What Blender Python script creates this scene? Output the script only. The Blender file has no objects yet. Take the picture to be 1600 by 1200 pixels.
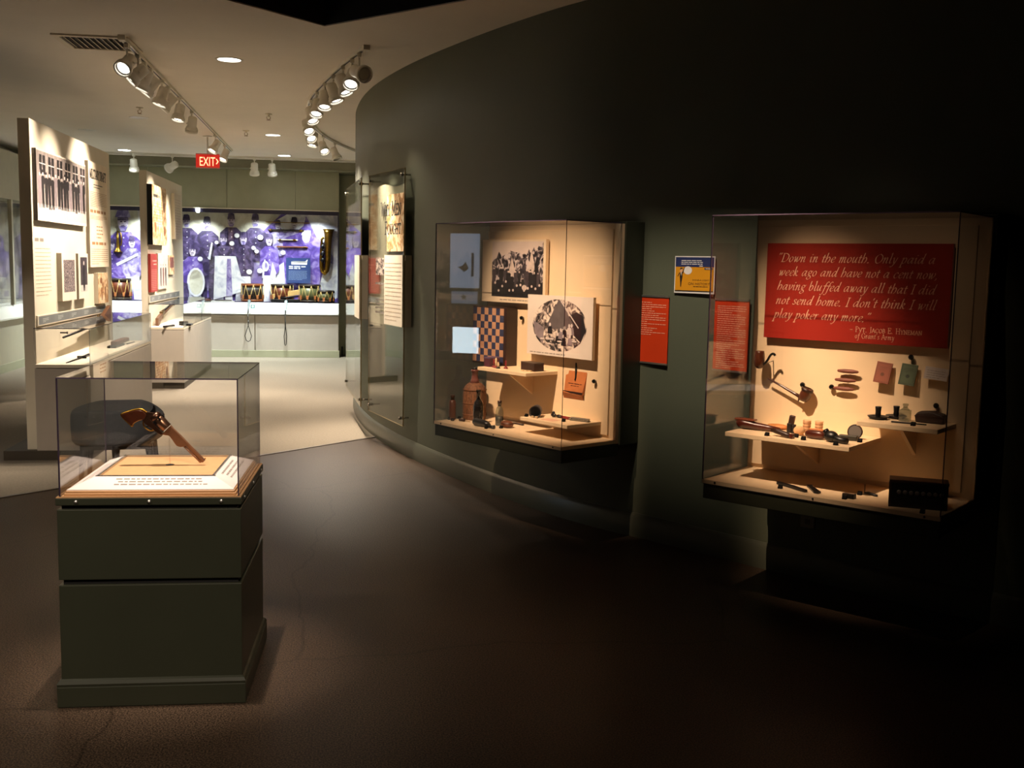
import bpy, bmesh, math, random
from mathutils import Matrix, Vector
random.seed(7)
scene = bpy.context.scene
COL = scene.collection
PI = math.pi
rad = math.radians

# ------------------------------------------------------------------ camera
cd = bpy.data.cameras.new('camera')
cam = bpy.data.objects.new('camera', cd)
COL.objects.link(cam)
cd.sensor_fit = 'HORIZONTAL'
cd.sensor_width = 36.0
cd.lens = 36.0 * 1650.0 / 1600.0
cd.clip_start = 0.05
cd.clip_end = 100
# columns: world directions of the camera's own right, up and back axes
cam.matrix_world = Matrix((
    (0.9885, -0.0022, -0.1515, 0.0),
    (-0.1502, 0.1142, -0.9820, 0.0),
    (0.0195, 0.9935, 0.1126, 1.55),
    (0, 0, 0, 1)))
scene.camera = cam

# ------------------------------------------------------------------ world, exposure
world = bpy.data.worlds.new('world')
scene.world = world
world.use_nodes = True
world.node_tree.nodes['Background'].inputs[0].default_value = (0.0, 0.0, 0.0, 1)
world.node_tree.nodes['Background'].inputs[1].default_value = 0.0
scene.view_settings.view_transform = 'Standard'
scene.view_settings.look = 'None'
scene.view_settings.gamma = 1.0
scene.view_settings.use_curve_mapping = False
scene.view_settings.exposure = 0.0
scene.cycles.use_denoising = True
scene.cycles.max_bounces = 10
scene.cycles.diffuse_bounces = 4
scene.cycles.transparent_max_bounces = 40
scene.cycles.sample_clamp_indirect = 4.0
scene.cycles.caustics_reflective = False
scene.cycles.caustics_refractive = False

WARM = (1.0, 0.84, 0.66)
WARMER = (1.0, 0.70, 0.46)
NEUT = (1.0, 0.93, 0.82)
COOL = (0.90, 1.0, 0.96)


def spot(loc, target, watts, color=WARM, size=40, blend=0.5, radius=0.03, parent=None):
    l = bpy.data.lights.new('spot', 'SPOT')
    l.energy = watts
    l.color = color
    l.spot_size = rad(size)
    l.spot_blend = blend
    l.shadow_soft_size = radius
    o = bpy.data.objects.new('spot', l)
    COL.objects.link(o)
    o.location = loc
    d = Vector(target) - Vector(loc)
    o.rotation_euler = d.to_track_quat('-Z', 'Y').to_euler()
    if parent is not None:
        o.parent = parent
    return o


# ------------------------------------------------------------------ helpers
def lin(h):
    h = h.lstrip('#')
    out = []
    for i in (0, 2, 4):
        c = int(h[i:i + 2], 16) / 255.0
        out.append(c / 12.92 if c <= 0.04045 else ((c + 0.055) / 1.055) ** 2.4)
    return (out[0], out[1], out[2], 1.0)


MATS = {}


def mat(name, color, rough=0.6, metal=0.0, spec=0.5, var=0.06, scale=8.0, bump=0.0, bscale=60.0,
        stretch=None, emit=None, estr=0.0, coat=0.0):
    """plain surface with a little procedural variation in its own colour"""
    if name in MATS:
        return MATS[name]
    m = bpy.data.materials.new(name)
    m.use_nodes = True
    nt = m.node_tree
    b = nt.nodes['Principled BSDF']
    c = lin(color) if isinstance(color, str) else color
    tc = nt.nodes.new('ShaderNodeTexCoord')
    mp = nt.nodes.new('ShaderNodeMapping')
    nt.links.new(tc.outputs['Object'], mp.inputs[0])
    if stretch:
        mp.inputs['Scale'].default_value = stretch
    n = nt.nodes.new('ShaderNodeTexNoise')
    n.inputs['Scale'].default_value = scale
    n.inputs['Detail'].default_value = 4
    nt.links.new(mp.outputs[0], n.inputs['Vector'])
    r = nt.nodes.new('ShaderNodeValToRGB')
    r.color_ramp.elements[0].position = 0.3
    r.color_ramp.elements[1].position = 0.7
    r.color_ramp.elements[0].color = (c[0] * (1 - var), c[1] * (1 - var), c[2] * (1 - var), 1)
    r.color_ramp.elements[1].color = (min(1, c[0] * (1 + var)), min(1, c[1] * (1 + var)), min(1, c[2] * (1 + var)), 1)
    nt.links.new(n.outputs['Fac'], r.inputs[0])
    nt.links.new(r.outputs[0], b.inputs['Base Color'])
    b.inputs['Roughness'].default_value = rough
    b.inputs['Metallic'].default_value = metal
    b.inputs['Specular IOR Level'].default_value = spec
    b.inputs['Coat Weight'].default_value = coat
    if bump > 0:
        n2 = nt.nodes.new('ShaderNodeTexNoise')
        n2.inputs['Scale'].default_value = bscale
        n2.inputs['Detail'].default_value = 3
        nt.links.new(mp.outputs[0], n2.inputs['Vector'])
        bp = nt.nodes.new('ShaderNodeBump')
        bp.inputs['Strength'].default_value = bump
        bp.inputs['Distance'].default_value = 0.01
        nt.links.new(n2.outputs['Fac'], bp.inputs['Height'])
        nt.links.new(bp.outputs[0], b.inputs['Normal'])
    if emit is not None:
        b.inputs['Emission Color'].default_value = lin(emit) if isinstance(emit, str) else (*emit, 1)
        b.inputs['Emission Strength'].default_value = estr
    MATS[name] = m
    return m


def mat_print(name, stops, scale=12.0, detail=5.0, dist=0.6, rough=0.45, stretch=(1, 1, 1), off=(0, 0, 0)):
    """a halftone-like picture: noise through a stepped tone ramp"""
    if name in MATS:
        return MATS[name]
    m = bpy.data.materials.new(name)
    m.use_nodes = True
    nt = m.node_tree
    b = nt.nodes['Principled BSDF']
    tc = nt.nodes.new('ShaderNodeTexCoord')
    mp = nt.nodes.new('ShaderNodeMapping')
    mp.inputs['Scale'].default_value = stretch
    mp.inputs['Location'].default_value = off
    nt.links.new(tc.outputs['Object'], mp.inputs[0])
    n = nt.nodes.new('ShaderNodeTexNoise')
    n.inputs['Scale'].default_value = scale
    n.inputs['Detail'].default_value = detail
    n.inputs['Distortion'].default_value = dist
    nt.links.new(mp.outputs[0], n.inputs['Vector'])
    r = nt.nodes.new('ShaderNodeValToRGB')
    els = r.color_ramp.elements
    els[0].position, els[0].color = stops[0][0], lin(stops[0][1])
    els[1].position, els[1].color = stops[-1][0], lin(stops[-1][1])
    for p, c in stops[1:-1]:
        e = els.new(p)
        e.color = lin(c)
    nt.links.new(n.outputs['Fac'], r.inputs[0])
    nt.links.new(r.outputs[0], b.inputs['Base Color'])
    b.inputs['Roughness'].default_value = rough
    MATS[name] = m
    return m


def mat_glass(name, tint=(1, 1, 1), base=0.04, rough=0.0, alpha=0.0, milky=(0.8, 0.8, 0.8)):
    """thin clear sheet: light goes straight through, the rest mirrors by Schlick's law"""
    if name in MATS:
        return MATS[name]
    m = bpy.data.materials.new(name)
    m.use_nodes = True
    nt = m.node_tree
    nt.nodes.clear()
    out = nt.nodes.new('ShaderNodeOutputMaterial')
    tr = nt.nodes.new('ShaderNodeBsdfTransparent')
    tr.inputs[0].default_value = (*tint, 1)
    gl = nt.nodes.new('ShaderNodeBsdfGlossy')
    gl.inputs['Roughness'].default_value = rough
    lw = nt.nodes.new('ShaderNodeLayerWeight')
    lw.inputs[0].default_value = 0.5
    pw = nt.nodes.new('ShaderNodeMath')
    pw.operation = 'POWER'
    pw.inputs[1].default_value = 5.0
    ma = nt.nodes.new('ShaderNodeMath')
    ma.operation = 'MULTIPLY_ADD'
    ma.inputs[1].default_value = 1 - base
    ma.inputs[2].default_value = base
    nt.links.new(lw.outputs['Facing'], pw.inputs[0])
    nt.links.new(pw.outputs[0], ma.inputs[0])
    mx = nt.nodes.new('ShaderNodeMixShader')
    nt.links.new(ma.outputs[0], mx.inputs[0])
    src = tr.outputs[0]
    if alpha > 0:
        di = nt.nodes.new('ShaderNodeBsdfDiffuse')
        di.inputs[0].default_value = (*milky, 1)
        m0 = nt.nodes.new('ShaderNodeMixShader')
        m0.inputs[0].default_value = alpha
        nt.links.new(tr.outputs[0], m0.inputs[1])
        nt.links.new(di.outputs[0], m0.inputs[2])
        src = m0.outputs[0]
    nt.links.new(src, mx.inputs[1])
    nt.links.new(gl.outputs[0], mx.inputs[2])
    nt.links.new(mx.outputs[0], out.inputs[0])
    MATS[name] = m
    return m


def mat_lamp(name, color, strength):
    if name in MATS:
        return MATS[name]
    m = bpy.data.materials.new(name)
    m.use_nodes = True
    b = m.node_tree.nodes['Principled BSDF']
    b.inputs['Base Color'].default_value = (0.8, 0.8, 0.8, 1)
    b.inputs['Emission Color'].default_value = (*color, 1)
    b.inputs['Emission Strength'].default_value = strength
    MATS[name] = m
    return m


class MB:
    """collects faces of one mesh, several material slots"""

    def __init__(self, T=None):
        self.v, self.f, self.m, self.s = [], [], [], []
        self.T = T

    def add(self, verts, faces, mi=0, smooth=False):
        b = len(self.v)
        for p in verts:
            p = Vector(p)
            self.v.append(self.T @ p if self.T is not None else p)
        for f in faces:
            self.f.append([b + i for i in f])
            self.m.append(mi)
            self.s.append(smooth)

    def box(self, x0, x1, y0, y1, z0, z1, mi=0, T=None):
        vs = [(x0, y0, z0), (x1, y0, z0), (x1, y1, z0), (x0, y1, z0), (x0, y0, z1), (x1, y0, z1), (x1, y1, z1), (x0, y1, z1)]
        if T is not None:
            vs = [T @ Vector(p) for p in vs]
        self.add(vs, [(0, 3, 2, 1), (4, 5, 6, 7), (0, 1, 5, 4), (1, 2, 6, 5), (2, 3, 7, 6), (3, 0, 4, 7)], mi)
        return self

    def poly(self, pts, y, mi=0):
        """flat polygon in the local x-z plane at depth y"""
        self.add([(p[0], y, p[1]) for p in pts], [tuple(range(len(pts)))], mi)
        return self

    def rect(self, x0, x1, z0, z1, y, mi=0):
        return self.poly([(x0, z0), (x1, z0), (x1, z1), (x0, z1)], y, mi)

    def ell(self, cx, cz, rx, rz, y, mi=0, n=14):
        return self.poly([(cx + rx * math.cos(2 * PI * i / n), cz + rz * math.sin(2 * PI * i / n)) for i in range(n)], y, mi)

    def prism(self, pts, fn, h0, h1, mi=0, smooth=False):
        n = len(pts)
        vs = [fn(p[0], p[1], h0) for p in pts] + [fn(p[0], p[1], h1) for p in pts]
        fs = [tuple(range(n - 1, -1, -1)), tuple(range(n, 2 * n))]
        self.add(vs, fs, mi)
        self.add(vs, [(i, (i + 1) % n, n + (i + 1) % n, n + i) for i in range(n)], mi, smooth)
        return self

    def lathe(self, prof, seg=20, T=None, mi=0, smooth=True, cap=True):
        vs, fs = [], []
        k = len(prof)
        for i in range(seg):
            a = 2 * PI * i / seg
            for r, z in prof:
                p = Vector((r * math.cos(a), r * math.sin(a), z))
                vs.append(T @ p if T is not None else p)
        for i in range(seg):
            j = (i + 1) % seg
            for q in range(k - 1):
                fs.append((i * k + q, j * k + q, j * k + q + 1, i * k + q + 1))
        self.add(vs, fs, mi, smooth)
        if cap and prof[0][0] > 1e-6:
            self.add([vs[i * k] for i in range(seg)], [tuple(range(seg - 1, -1, -1))], mi)
        if cap and prof[-1][0] > 1e-6:
            self.add([vs[i * k + k - 1] for i in range(seg)], [tuple(range(seg))], mi)
        return self

    def tube(self, pts, r, seg=8, mi=0, caps=True, smooth=True):
        pts = [Vector(p) for p in pts]
        n = len(pts)
        rs = r if isinstance(r, (list, tuple)) else [r] * n
        vs = []
        prev = None
        for i, p in enumerate(pts):
            t = (pts[min(i + 1, n - 1)] - pts[max(i - 1, 0)]).normalized()
            if prev is None:
                up = Vector((0, 0, 1)) if abs(t.z) < 0.9 else Vector((1, 0, 0))
                a = t.cross(up).normalized()
            else:
                a = (prev - t * prev.dot(t)).normalized()
            prev = a
            b = t.cross(a)
            for k in range(seg):
                w = 2 * PI * k / seg
                vs.append(p + (a * math.cos(w) + b * math.sin(w)) * rs[i])
        fs = []
        for i in range(n - 1):
            for k in range(seg):
                fs.append((i * seg + k, i * seg + (k + 1) % seg, (i + 1) * seg + (k + 1) % seg, (i + 1) * seg + k))
        self.add(vs, fs, mi, smooth)
        if caps:
            self.add([vs[k] for k in range(seg)], [tuple(range(seg - 1, -1, -1))], mi)
            self.add([vs[(n - 1) * seg + k] for k in range(seg)], [tuple(range(seg))], mi)
        return self

    def blob(self, c, r, seg=14, rings=8, mi=0, T=None, pw=1.0):
        """ellipsoid, boxier when pw < 1"""
        vs, fs = [], []

        def sp(v):
            return math.copysign(abs(v) ** pw, v)
        for i in range(rings + 1):
            la = -PI / 2 + PI * i / rings
            for k in range(seg):
                lo = 2 * PI * k / seg
                p = Vector((c[0] + r[0] * sp(math.cos(la)) * sp(math.cos(lo)), c[1] + r[1] * sp(math.cos(la)) * sp(math.sin(lo)), c[2] + r[2] * sp(math.sin(la))))
                vs.append(T @ p if T is not None else p)
        for i in range(rings):
            for k in range(seg):
                fs.append((i * seg + k, i * seg + (k + 1) % seg, (i + 1) * seg + (k + 1) % seg, (i + 1) * seg + k))
        self.add(vs, fs, mi, True)
        return self

    def build(self, name, mats, parent=None, bevel=0.0, bseg=2, loc=None, rotz=0.0, flat=False):
        me = bpy.data.meshes.new(name)
        bm = bmesh.new()
        vs = [bm.verts.new(p) for p in self.v]
        for f, mi, s in zip(self.f, self.m, self.s):
            try:
                fc = bm.faces.new([vs[i] for i in f])
            except ValueError:
                continue
            fc.material_index = mi
            fc.smooth = s
        if not flat:
            bmesh.ops.remove_doubles(bm, verts=bm.verts, dist=1e-5)
            bmesh.ops.recalc_face_normals(bm, faces=bm.faces)
        bm.to_mesh(me)
        bm.free()
        for m in (mats if isinstance(mats, (list, tuple)) else [mats]):
            me.materials.append(m)
        o = bpy.data.objects.new(name, me)
        COL.objects.link(o)
        if loc is not None:
            o.location = loc
        o.rotation_euler = (0, 0, rotz)
        if parent is not None:
            o.parent = parent
        if bevel > 0:
            b = o.modifiers.new('edge', 'BEVEL')
            b.width = bevel
            b.segments = bseg
            b.limit_method = 'ANGLE'
        return o


def tag(o, label, cat, group=None, kind='thing'):
    o['label'] = label
    o['category'] = cat
    o['kind'] = kind
    if group:
        o['group'] = group
    return o


def thing(name, label, cat, loc=(0, 0, 0), rotz=0.0, group=None):
    o = bpy.data.objects.new(name, None)
    o.empty_display_size = 0.1
    COL.objects.link(o)
    o.location = loc
    o.rotation_euler = (0, 0, rotz)
    return tag(o, label, cat, group)


def struct(o, label=None):
    o['kind'] = 'structure'
    if label:
        o['label'] = label
    return o


def children_of(o):
    return [c for c in bpy.data.objects if c.parent == o]


def dup(root, loc, rotz=None, label=None):
    """copy of a thing with copies of its parts and sub-parts"""
    r = root.copy()
    COL.objects.link(r)
    r.location = loc
    if rotz is not None:
        r.rotation_euler = (0, 0, rotz)
    if label:
        r['label'] = label
    for ch in children_of(root):
        c = ch.copy()
        COL.objects.link(c)
        c.parent = r
        for g in children_of(ch):
            d = g.copy()
            COL.objects.link(d)
            d.parent = c
    return r


# ---- lettering: a broad-nib pen moved along letter skeletons (x-height 1)
GL = {
 'a': (.86, [[(.62,.85),(.4,1.0),(.15,.7),(.08,.3),(.22,.02),(.42,.2),(.62,.75)], [(.68,1),(.62,.3),(.7,.02),(.86,.16)]]),
 'b': (.74, [[(.12,1.75),(.1,.3)], [(.1,.5),(.35,1.0),(.6,.75),(.52,.2),(.27,0),(.1,.25)]]),
 'c': (.64, [[(.58,.8),(.42,1),(.15,.75),(.08,.3),(.28,0),(.6,.22)]]),
 'd': (.88, [[(.62,.85),(.4,1.0),(.15,.7),(.08,.3),(.22,.02),(.42,.2),(.62,.75)], [(.74,1.75),(.64,.3),(.72,.02),(.88,.16)]]),
 'e': (.62, [[(.1,.42),(.45,.58),(.57,.85),(.4,1),(.15,.75),(.08,.3),(.28,0),(.58,.22)]]),
 'f': (.5, [[(.78,1.6),(.62,1.74),(.44,1.45),(.3,.5),(.2,-.4),(.02,-.68),(-.14,-.58)], [(.08,.96),(.6,.96)]]),
 'g': (.7, [[(.55,.88),(.32,1),(.12,.75),(.2,.45),(.42,.45),(.57,.7),(.55,.88)], [(.22,.45),(.15,.25),(.5,.05),(.6,-.28),(.3,-.58),(.02,-.42),(.1,-.15),(.38,.02)], [(.56,.9),(.74,1.0)]]),
 'h': (.76, [[(.14,1.75),(.08,0)], [(.1,.5),(.38,1),(.62,.78),(.6,.3),(.42,0)]]),
 'i': (.4, [[(.02,.8),(.16,1),(.15,.3),(.23,.02),(.4,.16)], [(.20,1.38),(.27,1.46)], [(.18,1.42),(.30,1.42)]]),
 'k': (.7, [[(.14,1.75),(.08,0)], [(.1,.48),(.36,.98),(.52,.8),(.36,.55),(.12,.5)], [(.25,.52),(.5,.05),(.72,.14)]]),
 'l': (.38, [[(.05,1.62),(.17,1.75),(.14,.3),(.22,.02),(.38,.16)]]),
 'm': (1.1, [[(.02,.8),(.16,1),(.12,0)], [(.14,.45),(.36,.97),(.5,.9),(.46,0)], [(.48,.45),(.7,.97),(.86,.9),(.82,.3),(.9,.02),(1.06,.16)]]),
 'n': (.78, [[(.02,.8),(.16,1),(.12,0)], [(.14,.45),(.4,.97),(.56,.9),(.52,.3),(.6,.02),(.76,.16)]]),
 'o': (.68, [[(.38,1),(.14,.78),(.08,.3),(.28,0),(.52,.25),(.58,.7),(.38,1)]]),
 'p': (.74, [[(.02,.85),(.17,1),(.12,.3),(.06,-.66)], [(-.08,-.68),(.24,-.66)], [(.14,.55),(.4,1),(.62,.75),(.54,.2),(.3,0),(.12,.22)]]),
 'r': (.54, [[(.02,.8),(.16,1),(.12,0)], [(.14,.45),(.34,.94),(.53,.95)]]),
 's': (.52, [[(.5,.82),(.32,1),(.14,.82),(.24,.58),(.42,.36),(.4,.1),(.2,0),(.02,.16)]]),
 't': (.44, [[(.22,1.35),(.15,.3),(.23,.02),(.42,.16)], [(.0,.96),(.42,.96)]]),
 'u': (.8, [[(.02,.85),(.14,1),(.1,.35),(.22,.02),(.42,.25),(.56,.8)], [(.6,1),(.54,.3),(.62,.02),(.78,.16)]]),
 'v': (.64, [[(.02,.85),(.14,1),(.18,.5),(.22,0)], [(.22,0),(.5,.4),(.6,.8),(.5,1)]]),
 'w': (1.0, [[(.02,.85),(.14,1),(.18,.5),(.22,0)], [(.22,0),(.5,1)], [(.5,1),(.5,.5),(.55,0)], [(.55,0),(.82,.4),(.92,.8),(.82,1)]]),
 'y': (.66, [[(.02,.85),(.14,1),(.2,.5),(.28,.05)], [(.6,1),(.5,.4),(.3,-.28),(.08,-.64),(-.08,-.55)]]),
 'D': (1.12, [[(.17,1.58),(.17,.02)], [(.0,1.58),(.5,1.58),(.95,1.25),(1.0,.6),(.65,.1),(.0,.02)]]),
 'O': (1.15, [[(.6,1.62),(.2,1.3),(.1,.7),(.35,.05),(.72,.05),(1.05,.5),(1.0,1.2),(.6,1.62)]]),
 'I': (.46, [[(.22,1.6),(.22,0)], [(.04,1.6),(.4,1.6)], [(.04,0),(.4,0)]]),
 'P': (.82, [[(.17,1.6),(.17,0)], [(0,1.6),(.45,1.6),(.75,1.25),(.5,.8),(.15,.78)], [(0,0),(.34,0)]]),
 'V': (1.0, [[(.04,1.6),(.5,0)], [(.5,0),(.95,1.6)], [(-.08,1.6),(.2,1.6)], [(.8,1.6),(1.06,1.6)]]),
 'T': (1.0, [[(.5,1.6),(.5,0)], [(.03,1.6),(.97,1.6)], [(.03,1.6),(0,1.32)], [(.97,1.6),(1.0,1.32)], [(.33,0),(.67,0)]]),
 'J': (.54, [[(.36,1.6),(.36,.2),(.2,-.2),(.0,-.3)], [(.2,1.6),(.52,1.6)]]),
 'A': (1.04, [[(.04,0),(.5,1.62)], [(.5,1.62),(1.,0)], [(.22,.55),(.78,.55)], [(-.06,0),(.2,0)], [(.84,0),(1.1,0)]]),
 'C': (1.05, [[(.98,1.25),(.65,1.62),(.2,1.3),(.1,.7),(.35,.05),(.7,.02),(1.0,.35)]]),
 'B': (.86, [[(.16,1.6),(.16,0)], [(0,1.6),(.48,1.6),(.68,1.25),(.5,.86),(.15,.84)], [(.15,.84),(.55,.84),(.78,.42),(.55,.02),(0,0)]]),
 'E': (.9, [[(.17,1.6),(.17,0)], [(0,1.6),(.76,1.6)], [(.17,.84),(.6,.84)], [(0,0),(.82,0)], [(.76,1.6),(.78,1.32)], [(.82,0),(.86,.3)], [(.6,1.0),(.6,.68)]]),
 'F': (.84, [[(.17,1.6),(.17,0)], [(0,1.6),(.76,1.6)], [(.17,.84),(.6,.84)], [(0,0),(.36,0)], [(.76,1.6),(.78,1.3)], [(.6,1.0),(.6,.68)]]),
 'H': (1.1, [[(.17,1.6),(.17,0)], [(.9,1.6),(.9,0)], [(.17,.82),(.9,.82)], [(0,1.6),(.34,1.6)], [(0,0),(.34,0)], [(.73,1.6),(1.07,1.6)], [(.73,0),(1.07,0)]]),
 'Y': (.94, [[(.02,1.6),(.47,.75)], [(.92,1.6),(.47,.75)], [(.47,.75),(.47,0)], [(-.08,1.6),(.18,1.6)], [(.76,1.6),(1.02,1.6)], [(.3,0),(.64,0)]]),
 'N': (1.08, [[(.17,0),(.17,1.6)], [(.17,1.6),(.9,0)], [(.9,0),(.9,1.6)], [(0,0),(.34,0)], [(.73,1.6),(1.07,1.6)], [(0,1.6),(.2,1.6)]]),
 'S': (.86, [[(.75,1.3),(.45,1.62),(.15,1.3),(.3,.95),(.65,.68),(.75,.35),(.4,0),(.08,.28)]]),
 'M': (1.28, [[(.14,0),(.17,1.6)], [(.17,1.6),(.62,.1)], [(.62,.1),(1.07,1.6)], [(1.07,1.6),(1.1,0)], [(0,0),(.3,0)], [(.95,0),(1.25,0)], [(.0,1.6),(.2,1.6)], [(1.04,1.6),(1.24,1.6)]]),
 'G': (1.16, [[(.98,1.25),(.65,1.62),(.2,1.3),(.1,.7),(.35,.05),(.7,.02),(1.0,.3)], [(1.0,.2),(1.0,.72)], [(.78,.72),(1.18,.72)]]),
 'W': (1.38, [[(.04,1.6),(.37,0)], [(.37,0),(.68,1.5)], [(.68,1.5),(.99,0)], [(.99,0),(1.32,1.6)], [(-.06,1.6),(.18,1.6)], [(1.2,1.6),(1.42,1.6)]]),
 'U': (1.04, [[(.15,1.6),(.15,.5),(.4,.02),(.75,.15),(.88,.6),(.88,1.6)], [(0,1.6),(.32,1.6)], [(.74,1.6),(1.02,1.6)]]),
 'R': (.95, [[(.17,1.6),(.17,0)], [(0,1.6),(.45,1.6),(.72,1.25),(.5,.84),(.17,.82)], [(.42,.82),(.92,0)], [(0,0),(.34,0)]]),
 'L': (.82, [[(.17,1.6),(.17,0)], [(0,1.6),(.34,1.6)], [(0,0),(.76,0)], [(.76,0),(.8,.32)]]),
 '.': (.36, [[(.10,.0),(.17,.09)], [(.10,.09),(.17,.0)], [(.08,.045),(.19,.045)]]), ',': (.34, [[(.10,.08),(.18,.0)], [(.16,.06),(.04,-.28)]]), "'": (.3, [[(.2,1.7),(.1,1.35)]]),
 '\u201c': (.62, [[(.1,1.35),(.2,1.7)], [(.38,1.35),(.48,1.7)]]), '\u201d': (.62, [[(.2,1.7),(.1,1.35)], [(.48,1.7),(.38,1.35)]]),
 '-': (.8, [[(0,.6),(.7,.6)]]), ' ': (.46, []),
}


def catmull(p, n=5):
    if len(p) < 3:
        return p
    q = [p[0]] + list(p) + [p[-1]]
    out = []
    for i in range(1, len(q) - 2):
        for k in range(n):
            t = k / n
            pt = []
            for d in (0, 1):
                a, b, c, e = q[i - 1][d], q[i][d], q[i + 1][d], q[i + 2][d]
                pt.append(0.5 * (2 * b + (c - a) * t + (2 * a - 5 * b + 4 * c - e) * t * t + (3 * b - a - 3 * c + e) * t ** 3))
            out.append(tuple(pt))
    out.append(p[-1])
    return out


def hull(pts):
    pts = sorted(set((round(a, 6), round(b, 6)) for a, b in pts))
    if len(pts) < 3:
        return pts

    def half(ps):
        h = []
        for p in ps:
            while len(h) > 1 and (h[-1][0] - h[-2][0]) * (p[1] - h[-2][1]) - (h[-1][1] - h[-2][1]) * (p[0] - h[-2][0]) <= 0:
                h.pop()
            h.append(p)
        return h
    lo, up = half(pts), half(pts[::-1])
    return lo[:-1] + up[:-1]


def text_width(s, caps_small=0.0):
    w, up = 0.0, True
    for ch in s:
        if caps_small and ch.isalpha() and not up:
            w += GL[ch.upper()][0] * caps_small
        else:
            w += GL.get(ch, GL[' '])[0]
        w += .10
        up = not ch.isalpha() and ch not in "'"
    return w


def pen_text(mb, s, x, z, h, y, mi=0, slant=0.0, nib=.17, thin=.05, caps_small=0.0, angle=38, width=None, depth=0.0):
    """writes s from (x, z) on the local x-z plane; h is the x-height"""
    k = 1.0
    if width:
        k = width / (text_width(s, caps_small) * h)
    ca, sa = math.cos(rad(angle)), math.sin(rad(angle))
    cx, up = 0.0, True
    for ch in s:
        sc, key = 1.0, ch
        if caps_small and ch.isalpha() and not up:
            sc, key = caps_small, ch.upper()
        elif caps_small and ch.isalpha():
            key = ch.upper()
        g = GL.get(key, GL[' '])
        for st in g[1]:
            p = catmull(st) if len(st) >= 3 else st
            for a, b in zip(p[:-1], p[1:]):
                c = []
                for q in (a, b):
                    qx, qz = cx + q[0] * sc, q[1] * sc
                    for u in (-.5, .5):
                        for w in (-.5, .5):
                            nx = qx + u * nib * ca - w * thin * sa
                            nz = qz + u * nib * sa + w * thin * ca
                            c.append((x + (nx + nz * slant) * h * k, z + nz * h))
                hp = hull(c)
                if len(hp) >= 3:
                    if depth:
                        mb.prism(hp, lambda p_, q_, d_: (p_, d_, q_), y, y + depth, mi)
                    else:
                        mb.poly(hp, y, mi)
        cx += (g[0] * sc + .10)
        up = not ch.isalpha() and ch not in "'"
    return x + cx * h * k


def sans(mb, s, x, z, size, y, mi=0, width=None, align='LEFT', depth=0.0):
    """Blender's built-in sans letters as flat faces on the local x-z plane"""
    cu = bpy.data.curves.new('letters', 'FONT')
    cu.body = s
    cu.size = size
    cu.align_x = align
    cu.resolution_u = 3
    cu.extrude = depth / 2
    ob = bpy.data.objects.new('letters', cu)
    COL.objects.link(ob)
    dg = bpy.context.evaluated_depsgraph_get()
    me = bpy.data.meshes.new_from_object(ob.evaluated_get(dg))
    k = 1.0
    if width and len(me.vertices):
        xs = [v.co.x for v in me.vertices]
        k = width / max(1e-6, max(xs) - min(xs))
    mb.add([(x + v.co.x * k, y - v.co.z, z + v.co.y) for v in me.vertices], [tuple(p.vertices) for p in me.polygons], mi)
    bpy.data.objects.remove(ob)
    bpy.data.meshes.remove(me)
    bpy.data.curves.remove(cu)


def greek(mb, x0, x1, z, h, y, mi=0, seed=0, fill=1.0):
    """one line of print too small to read: word-length dashes"""
    rnd = random.Random(seed)
    x = x0
    end = x0 + (x1 - x0) * fill
    while x < end - h:
        w = min(rnd.uniform(1.4, 5.0) * h, end - x)
        mb.rect(x, x + w, z, z + h * .55, y, mi)
        x += w + h * .6


def paragraph(mb, x0, x1, z1, z0, n, y, mi=0, seed=0, k=.6):
    rnd = random.Random(seed + 100)
    st = (z1 - z0) / n
    for i in range(n):
        greek(mb, x0, x1, z1 - (i + 1) * st, st * k, y, mi, seed * 50 + i, 1.0 if i < n - 1 else rnd.uniform(.4, .8))


# ------------------------------------------------------------------ materials
M_greenwall = mat('green_wall_paint', (0.086, 0.095, 0.062, 1), .55, var=.05, scale=2.0, bump=.05, bscale=150)
M_greenbox = mat('dark_green_paint', (0.029, 0.032, 0.020, 1), .38, var=.06, scale=3)
M_greentrim = mat('green_trim_paint', (0.075, 0.08, 0.058, 1), .3, var=.04)
M_cream = mat('cream_wall_paint', '#e2d8c4', .6, var=.02)
M_greige = mat('greige_wall_paint', '#b4ad98', .6, var=.03)
M_sage = mat('sage_panel_paint', '#a3a288', .55, var=.03)
M_taupe = mat('taupe_panel_paint', '#b5aba0', .55, var=.03)
M_ceiling = mat('ceiling_paint', '#e9e1d4', .8, var=.02, scale=3)
M_black = mat('black_ceiling_paint', (0.004, 0.004, 0.006, 1), .9, var=.1)
M_case = mat('case_cream_paint', '#e0c6a2', .5, var=.02)
M_white = mat('white_enamel', '#e9e4d8', .4, var=.02)
M_whitelam = mat('white_laminate', '#efeee6', .35, var=.01)
M_alu = mat('satin_aluminium', '#b9b6b0', .3, metal=.9, var=.03)
M_steel = mat('dark_steel', '#2b2a2c', .3, metal=.8, var=.1)
M_blackpl = mat('black_plastic', '#0c0b0b', .4, var=.1)
M_block = mat('matt_black_block', (0.0035, 0.0035, 0.0035, 1), .8, spec=.12, var=.1)
M_ink = mat('black_ink', '#14100e', .6, var=.05)
M_greyink = mat('grey_ink', '#8a8078', .6, var=.05)
M_creamink = mat('cream_ink', '#d9a98c', .6, var=.03)
M_paper = mat('board_paper', '#e8dcc8', .6, var=.02)
M_glass = mat_glass('clear_acrylic', (0.985, 0.985, 0.985))
M_glassedge = mat('acrylic_edge', '#4a3f52', .15, var=.15, scale=30)
M_paneedge = mat('pale_acrylic_edge', '#b59f74', .2, var=.15, scale=20)
M_tan = mat('tan_fabric_deck', '#cb9f70', .75, var=.05, scale=40)
M_oak = mat('light_oak', '#bf9468', .5, var=.12, scale=4, stretch=(2, 30, 30))
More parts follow.
